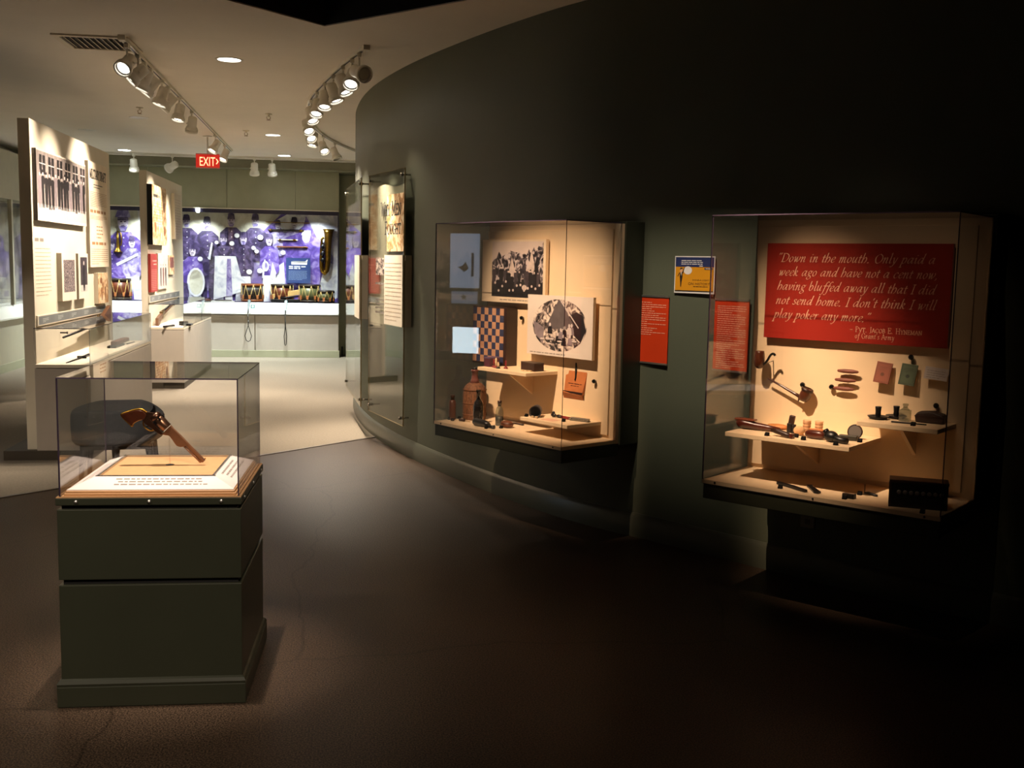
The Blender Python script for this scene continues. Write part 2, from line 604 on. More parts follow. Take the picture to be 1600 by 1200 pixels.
M_walnut = mat('walnut_wood', '#3a1a0d', .3, var=.35, scale=12, stretch=(1, 1, 5), coat=.3)
M_brown = mat('brown_leather', '#5c3018', .5, var=.2, scale=30, bump=.2)
M_leather = mat('tan_leather', '#b26a3a', .55, var=.1, scale=20, bump=.15)
M_darkbrown = mat('dark_brown_wood', '#2a150c', .45, var=.3, scale=20)
M_brass = mat('aged_brass', '#8a6a2a', .3, metal=1.0, var=.2, scale=20)
M_iron = mat('browned_iron', '#8a6248', .34, metal=.55, var=.15, scale=25)
M_lens = mat_lamp('lit_lens', (1.0, 0.93, 0.82), 8.0)
M_lenscool = mat_lamp('lit_cool_lens', (0.88, 1.0, 0.95), 18.0)
M_dim = mat('unlit_lens', '#d8d2c4', .3)

# ------------------------------------------------------------------ the lights of the room
CEIL = 3.08
HIGH = 4.6
# aimed from the dark high ceiling: one lamp for the pedestal, two for each wall case (their housings hang out of view above)
GAL = 8.5          # level of the lit gallery's lamps
spot((-0.60, 3.78, 4.40), (-0.64, 4.02, 0.8), 1150, (1.0, .80, .64), 20, 1.0, 0.03)
# soft fill lamp added behind the viewer to lift the pedestal front and revolver
spot((0.9, -0.6, 4.40), (-0.55, 3.8, 0.7), 800, (1.0, .80, .62), 30, 1.0, 0.12)
# broad dim fill added over the hall, standing in for its ambient light
spot((-3.2, 1.4, 4.45), (-2.5, 5.0, 0.0), 720, WARM, 66, 1.0, 0.06)


def framing_spot(lab, loc, corners, watts, color, size=34, radius=.009, dist=.30):
    """unseen spotlight: a can, and four added blades that cut its beam to the given quad"""
    L = Vector(loc)
    tgt = sum((Vector(c) for c in corners), Vector()) / 4
    ax = (tgt - L).normalized()
    t = thing('framing_spotlight', lab, 'spotlight', loc)
    R = ax.to_track_quat('Z', 'Y').to_matrix().to_4x4()
    q = MB(R)
    q.lathe([(.0001, -.22), (.06, -.22), (.07, -.2), (.07, .05), (.066, .05), (.06, -.03), (.0001, -.03)], 20)
    q.build('can', M_steel, t)
    pts = []
    for c in corners:
        v = Vector(c) - L
        pts.append(v * (dist / v.dot(ax)))
    cen = ax * dist
    for i in range(4):
        p, r_ = pts[i], pts[(i + 1) % 4]
        e = (r_ - p).normalized()
        mid = (p + r_) / 2 - cen
        out = (mid - e * mid.dot(e)).normalized()
        q = MB()
        v4 = [p - e * .25, r_ + e * .25, r_ + e * .25 + out * .25, p - e * .25 + out * .25]
        off = ax * (.002 * i)
        q.add([w_ + off for w_ in v4] + [w_ + off + ax * .0015 for w_ in v4], [(0, 1, 2, 3), (7, 6, 5, 4), (0, 4, 5, 1), (1, 5, 6, 2), (2, 6, 7, 3), (3, 7, 4, 0)])
        q.build('added_shutter', M_black, t)  # unseen blade added to keep the beam from spilling on floor and wall
    q = MB()
    q.tube([-ax * .1, -ax * .1 + Vector((0, 0, .12)), Vector((-ax.x * .1, -ax.y * .1, HIGH - L.z))], .012, 8)
    q.build('hanger', M_steel, t)
    return spot(L, tgt, watts, color, size, 1.0, radius)


# ------------------------------------------------------------------ the setting
def floor_mats():
    m = bpy.data.materials.new('dark_stained_floor')
    m.use_nodes = True
    nt = m.node_tree
    b = nt.nodes['Principled BSDF']
    tc = nt.nodes.new('ShaderNodeTexCoord')
    n1 = nt.nodes.new('ShaderNodeTexNoise')
    n1.inputs['Scale'].default_value = 1.3
    n1.inputs['Detail'].default_value = 6
    n2 = nt.nodes.new('ShaderNodeTexNoise')
    n2.inputs['Scale'].default_value = 170
    n2.inputs['Detail'].default_value = 2
    vo = nt.nodes.new('ShaderNodeTexVoronoi')
    vo.feature = 'DISTANCE_TO_EDGE'
    vo.inputs['Scale'].default_value = 0.55
    nt.links.new(tc.outputs['Object'], n1.inputs['Vector'])
    nt.links.new(tc.outputs['Object'], n2.inputs['Vector'])
    mixv = nt.nodes.new('ShaderNodeMix')
    mixv.data_type = 'RGBA'
    mixv.inputs[0].default_value = 0.25
    nt.links.new(tc.outputs['Object'], mixv.inputs[6])
    nt.links.new(n1.outputs['Color'], mixv.inputs[7])
    nt.links.new(mixv.outputs[2], vo.inputs['Vector'])
    r1 = nt.nodes.new('ShaderNodeValToRGB')
    r1.color_ramp.elements[0].color = (0.030, 0.021, 0.0145, 1)
    r1.color_ramp.elements[1].color = (0.058, 0.041, 0.029, 1)
    nt.links.new(n1.outputs['Fac'], r1.inputs[0])
    r2 = nt.nodes.new('ShaderNodeValToRGB')
    r2.color_ramp.elements[0].position = .35
    r2.color_ramp.elements[1].position = .65
    r2.color_ramp.elements[0].color = (0.45, 0.45, 0.45, 1)
    r2.color_ramp.elements[1].color = (1.9, 1.8, 1.7, 1)
    r2.color_ramp.elements[0].position = .42
    r2.color_ramp.elements[1].position = .6
    nt.links.new(n2.outputs['Fac'], r2.inputs[0])
    mu = nt.nodes.new('ShaderNodeMix')
    mu.data_type = 'RGBA'
    mu.blend_type = 'MULTIPLY'
    mu.inputs[0].default_value = 1
    nt.links.new(r1.outputs[0], mu.inputs[6])
    nt.links.new(r2.outputs[0], mu.inputs[7])
    cr = nt.nodes.new('ShaderNodeValToRGB')      # hairline cracks
    cr.color_ramp.elements[0].position = 0.0
    cr.color_ramp.elements[1].position = 0.0022
    cr.color_ramp.elements[0].color = (0.6, 0.6, 0.6, 1)
    nt.links.new(vo.outputs['Distance'], cr.inputs[0])
    mu2 = nt.nodes.new('ShaderNodeMix')
    mu2.data_type = 'RGBA'
    mu2.blend_type = 'MULTIPLY'
    mu2.inputs[0].default_value = 1
    nt.links.new(mu.outputs[2], mu2.inputs[6])
    nt.links.new(cr.outputs[0], mu2.inputs[7])
    nt.links.new(mu2.outputs[2], b.inputs['Base Color'])
    b.inputs['Roughness'].default_value = 0.40
    b.inputs['Specular IOR Level'].default_value = 0.09
    bp = nt.nodes.new('ShaderNodeBump')
    bp.inputs['Strength'].default_value = 0.12
    bp.inputs['Distance'].default_value = 0.004
    nt.links.new(n2.outputs['Fac'], bp.inputs['Height'])
    nt.links.new(bp.outputs[0], b.inputs['Normal'])
    return m


M_carpet = mat('grey_beige_carpet', '#8a8072', .95, spec=.1, var=.12, scale=60, bump=.4, bscale=300)


def seam_y(x):
    return 8.37 + (x + .815) * .9475


b = MB()
near = [(-5.2, -4.0), (6.6, -4.0), (6.6, seam_y(6.6)), (-5.2, seam_y(-5.2))]
far = [(-5.2, seam_y(-5.2)), (6.6, seam_y(6.6)), (6.6, 18.4), (-5.2, 18.4)]
for pl, mi in ((near, 0), (far, 1)):
    b.prism(pl, lambda p, q, h: (p, q, h), -.12, 0.0, mi)
struct(b.build('floor', [floor_mats(), M_carpet]))
b = MB()
d = Vector((1.0, .9475, 0)).normalized()
nn = Vector((-d.y, d.x, 0))
p0, p1 = Vector((-5.0, seam_y(-5.0), 0)), Vector((.28, seam_y(.28), 0))
b.prism([(p0 - nn * .014)[:2], (p1 - nn * .014)[:2], (p1 + nn * .014)[:2], (p0 + nn * .014)[:2]], lambda p, q, h: (p, q, h), 0, .005)
struct(b.build('trim_1', mat('floor_strip_metal', '#6a6054', .3, metal=.8)), 'thin metal strip between the carpet and the dark floor')

# curved green wall, viewer-side line in plan
WALL = [(3.2, 18.3), (1.9, 17.3), (1.15, 16.3), (.75, 15.4), (.48, 14.6), (.28, 13.8), (.15, 13.0), (.075, 12.2), (.05, 11.5), (.065, 10.9), (.105, 10.3),
        (.17, 9.75), (.26, 9.25), (.37, 8.77), (.51, 8.27), (.68, 7.76), (.88, 7.22), (1.08, 6.74), (1.27, 6.34), (1.46, 6.03), (1.66, 5.765),
        (1.82, 5.545), (1.97, 5.335), (2.12, 5.13), (2.33, 4.84), (2.60, 4.48), (2.90, 4.12), (3.25, 3.73), (3.7, 3.28), (4.3, 2.72), (5.0, 2.05), (5.6, 1.3),
        (6.0, .4), (6.2, -1.0), (6.25, -3.9)]
WS = catmull(WALL, 4)


def wall_strip(line, off0, off1, z0, z1, name, m, smooth=True, prof=None):
    """sweep a profile (offset towards the room, height) along the wall line"""
    prof = prof or [(off0, z0), (off1, z0), (off1, z1), (off0, z1)]
    bb = MB()
    vs = []
    n = len(line)
    for i, p in enumerate(line):
        a, c = line[max(0, i - 1)], line[min(n - 1, i + 1)]
        t = Vector((c[0] - a[0], c[1] - a[1])).normalized()
        nx, ny = t.y, -t.x          # the viewer's side
        for o_, z in prof:
            vs.append((p[0] + nx * o_, p[1] + ny * o_, z))
    k = len(prof)
    fs = []
    for i in range(n - 1):
        for q in range(k):
            fs.append((i * k + q, (i + 1) * k + q, (i + 1) * k + (q + 1) % k, i * k + (q + 1) % k))
    bb.add(vs, fs, 0, False)
    bb.add([vs[q] for q in range(k)], [tuple(range(k))], 0)
    bb.add([vs[(n - 1) * k + q] for q in range(k)], [tuple(range(k))], 0)
    o = bb.build(name, m)
    if smooth:
        for p in o.data.polygons:
            p.use_smooth = abs(p.normal.z) < .1
        o.data.set_sharp_from_angle(angle=rad(30))
    return struct(o)


wr = wall_strip(WS, -.16, 0.0, 0.0, HIGH, 'wall_right', M_greenwall)
wall_strip(WS, 0, 0, 0, 0, 'baseboard_right', M_greentrim,
           prof=[(0.0, 0.0), (.018, 0.0), (.018, .112), (.010, .128), (.004, .138), (0.0, .138)])

# far wall, left wall, wall behind the viewer
b = MB()
b.box(-5.2, 3.4, 17.8, 17.95, 0, HIGH)
struct(b.build('wall_back', M_sage))
b = MB()
b.box(-5.05, -4.9, -4.0, 17.8, 0, HIGH)
struct(b.build('wall_left', M_greige))
b = MB()
b.box(-5.2, 6.5, -4.15, -4.0, 0, HIGH)
struct(b.build('wall_front', M_greenwall))
# ceiling of the lit gallery and the black high ceiling before it
A = (-.17, 7.27)
inner = [p for p in WS if 3.6 < p[1] < 17.85]
edge = [(p[0] + .08, p[1]) for p in inner]
pl = [(-4.95, 17.85), (-4.95, A[1] - (A[0] + 4.95) * 1.03), (-4.9, A[1] - (A[0] + 4.9) * 1.03), A] + [(2.95, 3.93)] + [p for p in edge[::-1] if p[1] > 4.05]
b = MB()
b.prism(pl, lambda p, q, h: (p, q, h), CEIL, CEIL + .008)
struct(b.build('ceiling', M_ceiling))
b = MB()
b.box(-5.2, 6.5, -4.15, 12.5, HIGH, HIGH + .1)
struct(b.build('ceiling.001', M_black))
b = MB()
for (p, q) in ((A, (-4.9, A[1] - (A[0] + 4.9) * 1.03)), (A, (2.95, 3.93))):
    t = Vector((q[0] - p[0], q[1] - p[1])).normalized()
    nx, ny = -t.y, t.x
    if ny < 0:
        nx, ny = -nx, -ny
    b.prism([p, q, (q[0] + nx * .1, q[1] + ny * .1), (p[0] + nx * .1, p[1] + ny * .1)], lambda x, y, h: (x, y, h), CEIL + .008, HIGH)
struct(b.build('trim_2', M_black))
b = MB()
b.box(-4.9, 1.5, 17.0, 17.8, 2.95, CEIL)
b.box(-4.9, 1.5, 16.99, 17.0, 2.95, 2.965)
struct(b.build('trim_3', mat('bulkhead_paint', '#7d7a66', .6)), 'dropped band of ceiling along the far wall')

# ---- recessed downlights
first = None
DOWN = [((-.93, 8.63), 'recessed round ceiling light, largest and first along the gallery ceiling', 1, NEUT, 5),
        ((-.95, 13.61), 'recessed round ceiling light between the sprinkler and the exit sign, second from the dark ceiling', 1, NEUT, 80),
        ((-.97, 16.2), 'recessed round ceiling light right before the far wall panels', 1, COOL, 60),
        ((-3.23, 16.2), 'bright recessed ceiling light before the far wall, above the white glowing spotlight', 1, COOL, 90),
        ((-2.31, 12.4), 'unlit recessed ceiling light above the second display wall', 0, NEUT, 0),
        ((-3.18, 13.8), 'small unlit recessed ceiling light above the first display wall', 0, NEUT, 0)]
for (x, y), lab, lit, col, w in DOWN:
    t = thing('recessed_ceiling_light', lab, 'ceiling light', (x, y, CEIL), 0, 'recessed ceiling lights')
    q = MB()
    q.lathe([(.088, -.004), (.105, -.004), (.108, 0), (.086, 0)], 28, cap=False)
    q.build('trim_ring', M_white, t)
    q = MB()
    q.lathe([(.0001, -.003), (.087, -.003), (.087, 0), (.0001, 0)], 28, smooth=False)
    q.build('diffuser', (M_lens if col == NEUT else M_lenscool) if lit else M_dim, t)
    if w:
        spot((x, y, CEIL - .03), (x, y, 0), w * GAL, col, 115, .9, .08)

# ---- air vent
t = thing('air_vent', 'square white ceiling air vent at the near end of the straight light track', 'vent', (-1.80, 8.20, CEIL), 0)
q = MB()
q.box(-.26, .26, -.26, -.215, -.012, 0)
q.box(-.26, .26, .215, .26, -.012, 0)
q.box(-.26, -.215, -.215, .215, -.012, 0)
q.box(.215, .26, -.215, .215, -.012, 0)
q.build('frame', M_cream, t)
q = MB()
q.box(-.215, .215, -.215, .215, -.002, 0)
q.build('backing', mat('vent_dark', '#2a2622', .8), t)
q = MB()
for i in range(10):
    x = -.19 + i * .042
    q.box(-.013, .013, -.215, .215, -.0015, .0015, T=Matrix.Translation((x, 0, -.008)) @ Matrix.Rotation(rad(35), 4, 'Y'))
q.build('louvre', M_cream, t)

# ---- sprinklers
for (x, y), lab in (((-.86, 11.68), 'ceiling sprinkler head between the two light tracks, beyond the largest recessed light'), ((-1.24, 13.25), 'ceiling sprinkler head by the far half of the straight light track'), ((-2.15, 11.58), 'ceiling sprinkler head above the first display wall')):
    t = thing('sprinkler_head', lab, 'sprinkler', (x, y, CEIL), 0, 'ceiling sprinklers')
    q = MB()
    q.lathe([(.038, 0), (.036, -.006), (.012, -.01), (.010, -.03), (.0001, -.03)], 16)
    q.build('escutcheon', M_cream, t)
    q = MB()
    q.tube([(-.016, 0, -.028), (-.02, 0, -.045), (0, 0, -.062), (.02, 0, -.045), (.016, 0, -.028)], .003, 6)
    q.lathe([(.0001, -.062), (.022, -.062), (.022, -.066), (.0001, -.066)], 12, smooth=False)
    q.build('deflector', M_brass, t)


# ---- track lights
def track(name, pts, label):
    t = thing(name, label, 'light track', (0, 0, 0))
    q = MB()
    for i in range(len(pts) - 1):
        a, c = Vector((*pts[i], 0)), Vector((*pts[i + 1], 0))
        L = (c - a).length
        T = Matrix.Translation((a.x, a.y, CEIL)) @ Matrix.Rotation(math.atan2(c.y - a.y, c.x - a.x), 4, 'Z')
        q.box(-.003, L + .003, -.018, .018, -.024, 0, 0, T)
    q.build('rail', M_white, t)
    q = MB()
    for i in range(len(pts) - 1):
        a, c = Vector((*pts[i], 0)), Vector((*pts[i + 1], 0))
        L = (c - a).length
        T = Matrix.Translation((a.x, a.y, CEIL)) @ Matrix.Rotation(math.atan2(c.y - a.y, c.x - a.x), 4, 'Z')
        q.box(.0, L, -.006, .006, -.0255, -.0235, 0, T)
    q.build('slot', M_blackpl, t)
    q = MB()
    a, c = pts[0], pts[1]
    T = Matrix.Translation((a[0], a[1], CEIL)) @ Matrix.Rotation(math.atan2(c[1] - a[1], c[0] - a[0]), 4, 'Z')
    q.box(-.05, .03, -.024, .024, -.034, 0, 0, T)
    q.build('end_feed', M_white, t)
    return t


TR1 = [(-1.577, 7.93), (-1.664, 15.6)]
TR2 = catmull([(.10, 7.85), (-.05, 8.5), (-.24, 9.5), (-.38, 10.45), (-.445, 11.5), (-.42, 12.45), (-.30, 13.5), (-.11, 14.4), (.09, 15.1)], 4)
track('ceiling_light_track', TR1, 'straight white light track running along the gallery ceiling to the exit sign')
track('ceiling_light_track', TR2, 'curved white light track following the curved green wall')
track('ceiling_light_track', [(-4.2, 16.55), (.1, 16.55)], 'thin light track running across the ceiling before the far wall')

HEADS = 0


def head(x, y, target, lit, label, group, watts, color=WARM, size=58, big=1.0, lens=None):
    """a track spotlight: adapter, yoke arm, can, rim, lens; it swivels to its target"""
    t = thing('track_spotlight', label, 'spotlight', (x, y, CEIL - .024), 0, group)
    q = MB()
    q.box(-.016, .016, -.035, .035, -.03, 0)
    q.lathe([(.008, -.085), (.008, -.03)], 8)
    q.build('adapter', M_white, t, bevel=.002)
    piv = Vector((0, 0, -.125 * big - .01))
    d = (Vector(target) - (Vector((x, y, CEIL - .024)) + piv)).normalized()
    R = Matrix.Translation(piv) @ d.to_track_quat('Z', 'Y').to_matrix().to_4x4() @ Matrix.Scale(big, 4)
    q = MB()
    q.tube([Vector((0, 0, -.08)), Vector((0.0, 0, -.09)), R @ Vector((.058, 0, .0)) * .5 + Vector((0, 0, -.045)), R @ Vector((.058, 0, .0))], .007, 6)
    q.build('yoke', M_white, t)
    q = MB(R)
    q.lathe([(.0001, -.075), (.036, -.075), (.045, -.066), (.047, .012), (.047, .03), (.057, .034), (.058, .078)], 18, cap=False)
    can = q.build('can', M_white, t)
    q = MB(R)
    q.lathe([(.057, .052), (.064, .054), (.064, .084), (.054, .084), (.054, .072), (.057, .052)], 18, cap=False)
    q.build('rim', M_white, can)
    q = MB(R)
    q.lathe([(.0001, .066), (.040, .066), (.040, .060), (.0001, .060)], 18, smooth=False)
    q.build('lens', (lens or M_lens) if lit else M_dim, t)
    q = MB(R)
    q.lathe([(.0565, .070), (.041, .064), (.041, .058)], 18, cap=False)
    q.build('reflector_ring', M_alu, t)
    if lit and watts:
        p = Vector((x, y, CEIL - .024)) + piv + d * .085 * big
        spot(p, target, watts * GAL, color, size, 1.0, .03)
    return t


ORD = ['first', 'second', 'third', 'fourth', 'fifth', 'sixth', 'seventh', 'eighth', 'ninth', 'tenth', 'eleventh', 'twelfth']
H1 = [(8.08, (-2.3, 6.2, 1.3), 1, 0), (8.50, (-2.33, 8.25, 2.2), 1, 14), (8.78, (-2.33, 8.6, 1.1), 1, 24), (9.05, (-2.33, 8.9, 1.9), 1, 18), (9.6, (-2.33, 9.3, .7), 1, 28),
      (9.95, (-2.33, 9.9, 2.1), 1, 22), (10.6, (-2.0, 10.1, .5), 1, 50), (11.5, (-2.1, 12.7, .3), 1, 60), (13.6, (-2.33, 13.1, 1.7), 1, 42), (14.7, (-2.33, 13.9, 1.1), 1, 45)]
for i, (y, tg, lit, w) in enumerate(H1):
    x = -1.577 - .087 * (y - 7.93) / 7.67
    head(x, y, tg, lit, 'white spotlight on the straight ceiling track, %s from its near end' % ORD[i], 'spotlights on the straight track', w, WARM, 66, 1.0)
H2 = [(.06, 8.0, (1.1, 6.4, 2.3), 0, 0), (.01, 8.25, (-.4, 6.6, .8), 1, 0), (-.06, 8.55, (.62, 8.0, 1.3), 1, 5), (-.14, 9.0, (.32, 8.75, 1.65), 1, 75), (-.22, 9.4, (-.3, 8.2, .0), 1, 4), (-.30, 9.9, (-.6, 8.6, .5), 1, 0), (-.37, 10.4, (.08, 9.6, 1.3), 1, 45),
      (-.44, 11.3, (.1, 10.0, 1.2), 1, 75), (-.44, 12.0, (.05, 10.7, 1.4), 1, 45), (-.42, 12.45, (-.9, 11.8, 0), 1, 50), (-.33, 13.3, (.2, 12.0, 1.3), 1, 40), (-.20, 14.0, (.4, 13.6, 1.5), 0, 0)]
for i, (x, y, tg, lit, w) in enumerate(H2):
    head(x, y, tg, lit, 'white spotlight on the curved ceiling track, %s from its near end' % ORD[i], 'spotlights on the curved track', w, WARM, 37 if 8.9 < y < 9.1 else 58, 1.0)
for x, tg, lab, lit in ((-3.17, (-3.2, 17.35, 0.9), 'glowing white spotlight before the far wall, under the bright recessed light', 1), (-2.62, (-3.6, 17.2, 2.4), 'white spotlight before the far wall, turned sideways beside the exit sign', 0),
                        (-1.43, (-1.5, 17.35, 0.9), 'white spotlight before the far wall, first beyond the exit sign', 0), (-1.17, (-1.1, 17.35, 0.9), 'white spotlight before the far wall, second beyond the exit sign', 1)):
    head(x, 16.55, tg, lit, lab, 'spotlights before the far wall', 42, COOL, 56, 1.15, M_lenscool)

# ------------------------------------------------------------------ pedestal with its clear hood
PW = .305                                   # half width of the body
PC = (-.665, 3.985)
PR = rad(-2.2)
ped = thing('display_pedestal', 'dark green square display pedestal with a clear acrylic hood, standing alone on the dark floor', 'pedestal', (*PC, 0), PR)
b = MB()
b.box(-.318, .318, -.318, .318, 0, .075)
b.build('plinth', M_greenbox, ped, bevel=.004)
b = MB()
for k in range(4):
    T = Matrix.Rotation(k * PI / 2, 4, 'Z')
    pr = [(.302, .075), (.316, .075), (.318, .083), (.312, .094), (.305, .099), (.302, .099)]
    vs = []
    for s in (-1, 1):
        for r, z in pr:
            vs.append(T @ Vector((s * r, -r, z)))
    n = len(pr)
    b.add(vs, [(i, (i + 1) % n, n + (i + 1) % n, n + i) for i in range(n)], 0)
b.build('moulding', M_greenbox, ped)
b = MB()
b.box(-PW, PW, -PW, PW, .075, .431)
b.build('lower_body', M_greenbox, ped, bevel=.003)
b = MB()
b.box(-.292, .292, -.292, .292, .431, .449)
b.box(-.292, .292, -.292, .292, .695, .709)
b.build('reveal', mat('black_reveal', (0.004, 0.004, 0.004, 1), .8), ped)
b = MB()
b.box(-PW, PW, -PW, PW, .449, .695)
b.build('upper_body', M_greenbox, ped, bevel=.003)
b = MB()
b.box(-.308, .308, -.308, .308, .709, .735)
b.build('collar', M_greenbox, ped, bevel=.003)
b = MB()
b.box(-.306, .306, -.306, .306, .735, .7375)
b.build('deck', M_oak, ped)
for k in range(4):
    for sx in (-.24, 0, .24):
        T = Matrix.Rotation(k * PI / 2, 4, 'Z') @ Matrix.Translation((sx, -.308, .722)) @ Matrix.Rotation(PI / 2, 4, 'X')
        q = MB(T)
        q.lathe([(.0001, .007), (.004, .006), (.0065, .003), (.007, 0)], 12)
        q.build('screw', M_alu, ped)
HZ0, HZ1 = .7375, 1.140


def pane(name, x0, x1, y0, y1, z0, z1, parent, thin, m=None, edge=None):
    """a clear sheet: two faces of glass, four edges"""
    q = MB()
    vs = [(x0, y0, z0), (x1, y0, z0), (x1, y1, z0), (x0, y1, z0), (x0, y0, z1), (x1, y0, z1), (x1, y1, z1), (x0, y1, z1)]
    fs = {'z0': (0, 3, 2, 1), 'z1': (4, 5, 6, 7), 'y0': (0, 1, 5, 4), 'x1': (1, 2, 6, 5), 'y1': (2, 3, 7, 6), 'x0': (3, 0, 4, 7)}
    for k_, f in fs.items():
        q.add([vs[i] for i in f], [(0, 1, 2, 3)], 0 if k_[0] == thin else 1)
    return q.build(name, [m or M_glass, edge or M_glassedge], parent)


hw, tk = .298, .0045
pane('glass_pane', -hw, hw, -hw, -hw + tk, HZ0, HZ1, ped, 'y')
pane('glass_pane', -hw, hw, hw - tk, hw, HZ0, HZ1, ped, 'y')
pane('glass_pane', -hw, -hw + tk, -hw + tk, hw - tk, HZ0, HZ1, ped, 'x')
pane('glass_pane', hw - tk, hw, -hw + tk, hw - tk, HZ0, HZ1, ped, 'x')
pane('glass_pane', -hw, hw, -hw, hw, HZ1, HZ1 + tk, ped, 'z')

# sloped label stand inside the hood
st = thing('sloped_display_stand', 'low oak display stand with sloping white label rails inside the pedestal hood', 'display stand', (*PC, .7375), PR)
b = MB()
b.box(-.286, .286, -.286, .286, .0, .009)
b.build('base_board', M_oak, st, bevel=.002)
b = MB()
b.box(-.281, .281, -.281, .281, .009, .016)
b.build('upper_board', M_oak, st, bevel=.002)
b = MB()
b.box(-.205, .205, -.19, .19, .016, .043)
b.build('core', M_oak, st)
b = MB()
b.box(-.203, .203, -.185, .2, .043, .0465)
b.build('tan_top', M_tan, st)
for k in range(4):
    T = Matrix.Rotation(k * PI / 2, 4, 'Z')
    q = MB(T)
    lo, hi = .276, .197
    if k in (0, 2):
        w0, w1 = .279, .200
    else:
        w0, w1 = .270, .195
    # slab sloping down from the top to the outer edge
    vs = [(-w0, -lo, .016), (w0, -lo, .016), (w1, -hi, .0475), (-w1, -hi, .0475)]
    up = [(p[0], p[1], p[2] + .004) for p in vs]
    q.add(vs + up, [(3, 2, 1, 0), (4, 5, 6, 7), (0, 1, 5, 4), (1, 2, 6, 5), (2, 3, 7, 6), (3, 0, 4, 7)], 0)

    def onslope(x, s):           # s 0 = outer edge, 1 = top
        return (x, -lo + (lo - hi) * s, .0202 + .0315 * s)
    rnd = random.Random(k)
    for li in range(3):
        s0 = .72 - li * .2
        x = -.13 + .01 * (li % 2)
        while x < .14 + .02 * li:
            w = rnd.uniform(.006, .024)
            q.add([onslope(x, s0), onslope(x + w, s0), onslope(x + w, s0 + .085), onslope(x, s0 + .085)], [(0, 1, 2, 3)], 1)
            x += w + .005
    q.build('label_rail', [mat('label_white', '#f0e6e2', .4, var=.01), M_greyink], st)
    q = MB(T)
    q.box(-w1 - .004, w1 + .004, -.2, -.192, .045, .0535)
    q.build('metal_edge', M_alu, st)

# ------------------------------------------------------------------ the revolver, standing on its muzzle
U = 1 / 3860.0
gun = thing('revolver', 'antique revolver with browned octagonal barrel and walnut grip, muzzle down in the pedestal hood', 'revolver', (0, 0, 0))
ga, gb = Vector((-.678, 0, .735)), Vector((.735, 0, .678))
gy = gb.cross(ga)
gun.matrix_world = Matrix.Translation((-.537, 4.0, .7992)) @ Matrix((
    (ga.x, gy.x, gb.x, 0), (ga.y, gy.y, gb.y, 0), (ga.z, gy.z, gb.z, 0), (0, 0, 0, 1)))


def g2(pts):
    return [(p[0] * U, p[1] * U) for p in pts]


def slab(mb, pts, half, mi=0):
    mb.prism(g2(pts), lambda p, q, h: (p, h, q), -half, half, mi)


def along(mb, prof, cz, seg=20, cy=0.0):
    """lathe about the gun's own long axis: (radius, a) pairs"""
    T = Matrix.Translation((0, cy, cz * U)) @ Matrix.Rotation(PI / 2, 4, 'Y')
    mb.lathe([(r * U, a * U) for r, a in prof], seg, T)


b = MB()
T8 = Matrix.Rotation(PI / 2, 4, 'Y') @ Matrix.Rotation(PI / 8, 4, 'Z')
b.lathe([(.0036, .003), (.0036, 0), (.0078, 0), (.0078, 690 * U)], 8, T8, smooth=False)
b.build('barrel', M_iron, gun)
b = MB()
slab(b, [(690, 24), (690, -26), (680, -150), (640, -122), (600, -92), (530, -100), (470, -112), (420, -116), (372, -88), (345, -45), (335, 0), (345, 24)], .0088)
b.build('barrel_lug', M_iron, gun, bevel=.0015)
b = MB()
b.tube([(12 * U, 0, -40 * U), (60 * U, 0, -44 * U), (350 * U, 0, -50 * U)], [.0022, .0040, .0042], 8)
b.box(25 * U, 55 * U, -.004, .004, -58 * U, -26 * U)
b.build('loading_lever', M_iron, gun)
b = MB()
b.box(12 * U, 26 * U, -.0012, .0012, 26 * U, 48 * U)
b.build('front_sight', M_brass, gun)
b = MB()
along(b, [(20, 700), (76, 702), (78, 712), (78, 872), (72, 884), (20, 888)], -42, 24)
b.build('cylinder', mat('worn_steel', '#7a5a46', .28, metal=.9, var=.2, scale=40), gun)
b = MB()
for k in range(6):
    a = k * PI / 3 + .4
    T = Matrix.Translation((0, .0205 * math.cos(a), -42 * U + .0205 * math.sin(a)))
    b.box(835 * U, 886 * U, -.0032, .0032, -.0028, .0028, 0, T)
b.build('nipple_recess', M_steel, gun)
b = MB()
along(b, [(20, 893), (80, 894), (84, 905), (84, 930), (70, 962), (30, 985)], -42, 24)
slab(b, [(680, -130), (680, -165), (790, -188), (950, -214), (1030, -200), (1062, -140), (1050, -70), (985, -20), (935, -20), (935, -120)], .0095)
b.build('frame', mat('case_hardened_steel', '#594033', .3, metal=.9, var=.3, scale=30), gun, bevel=.001)
b = MB()
slab(b, [(960, -40), (968, 5), (990, 20), (1012, 42), (1052, 58), (1066, 44), (1040, 18), (1030, -10), (1030, -60)], .0042)
b.build('hammer', M_steel, gun, bevel=.001)
b = MB()
b.tube([(p[0] * U, 0, p[1] * U) for p in catmull([(800, -185), (815, -222), (860, -250), (930, -252), (980, -222), (1005, -175)], 4)], .0028, 8)
b.build('trigger_guard', M_brass, gun)
b = MB()
slab(b, [(900, -200), (912, -240), (900, -242), (882, -205)], .002)
b.build('trigger', M_steel, gun)
b = MB()
grip = catmull([(1030, -110), (1105, -112), (1160, -160), (1205, -235), (1252, -345), (1238, -364)], 4) + catmull([(1046, -362), (1060, -330), (1052, -270), (1030, -215), (1000, -175)], 4)
slab(b, grip, .0135)
b.build('grip', M_walnut, gun, bevel=.005, bseg=3)
b = MB()
b.tube([(p[0] * U, 0, p[1] * U) for p in catmull([(1015, -85), (1070, -92), (1118, -106), (1166, -152), (1212, -230), (1258, -345), (1244, -370), (1140, -374), (1040, -370)], 4)], .0045, 8)
b.build('backstrap', M_brass, gun)
b = MB()
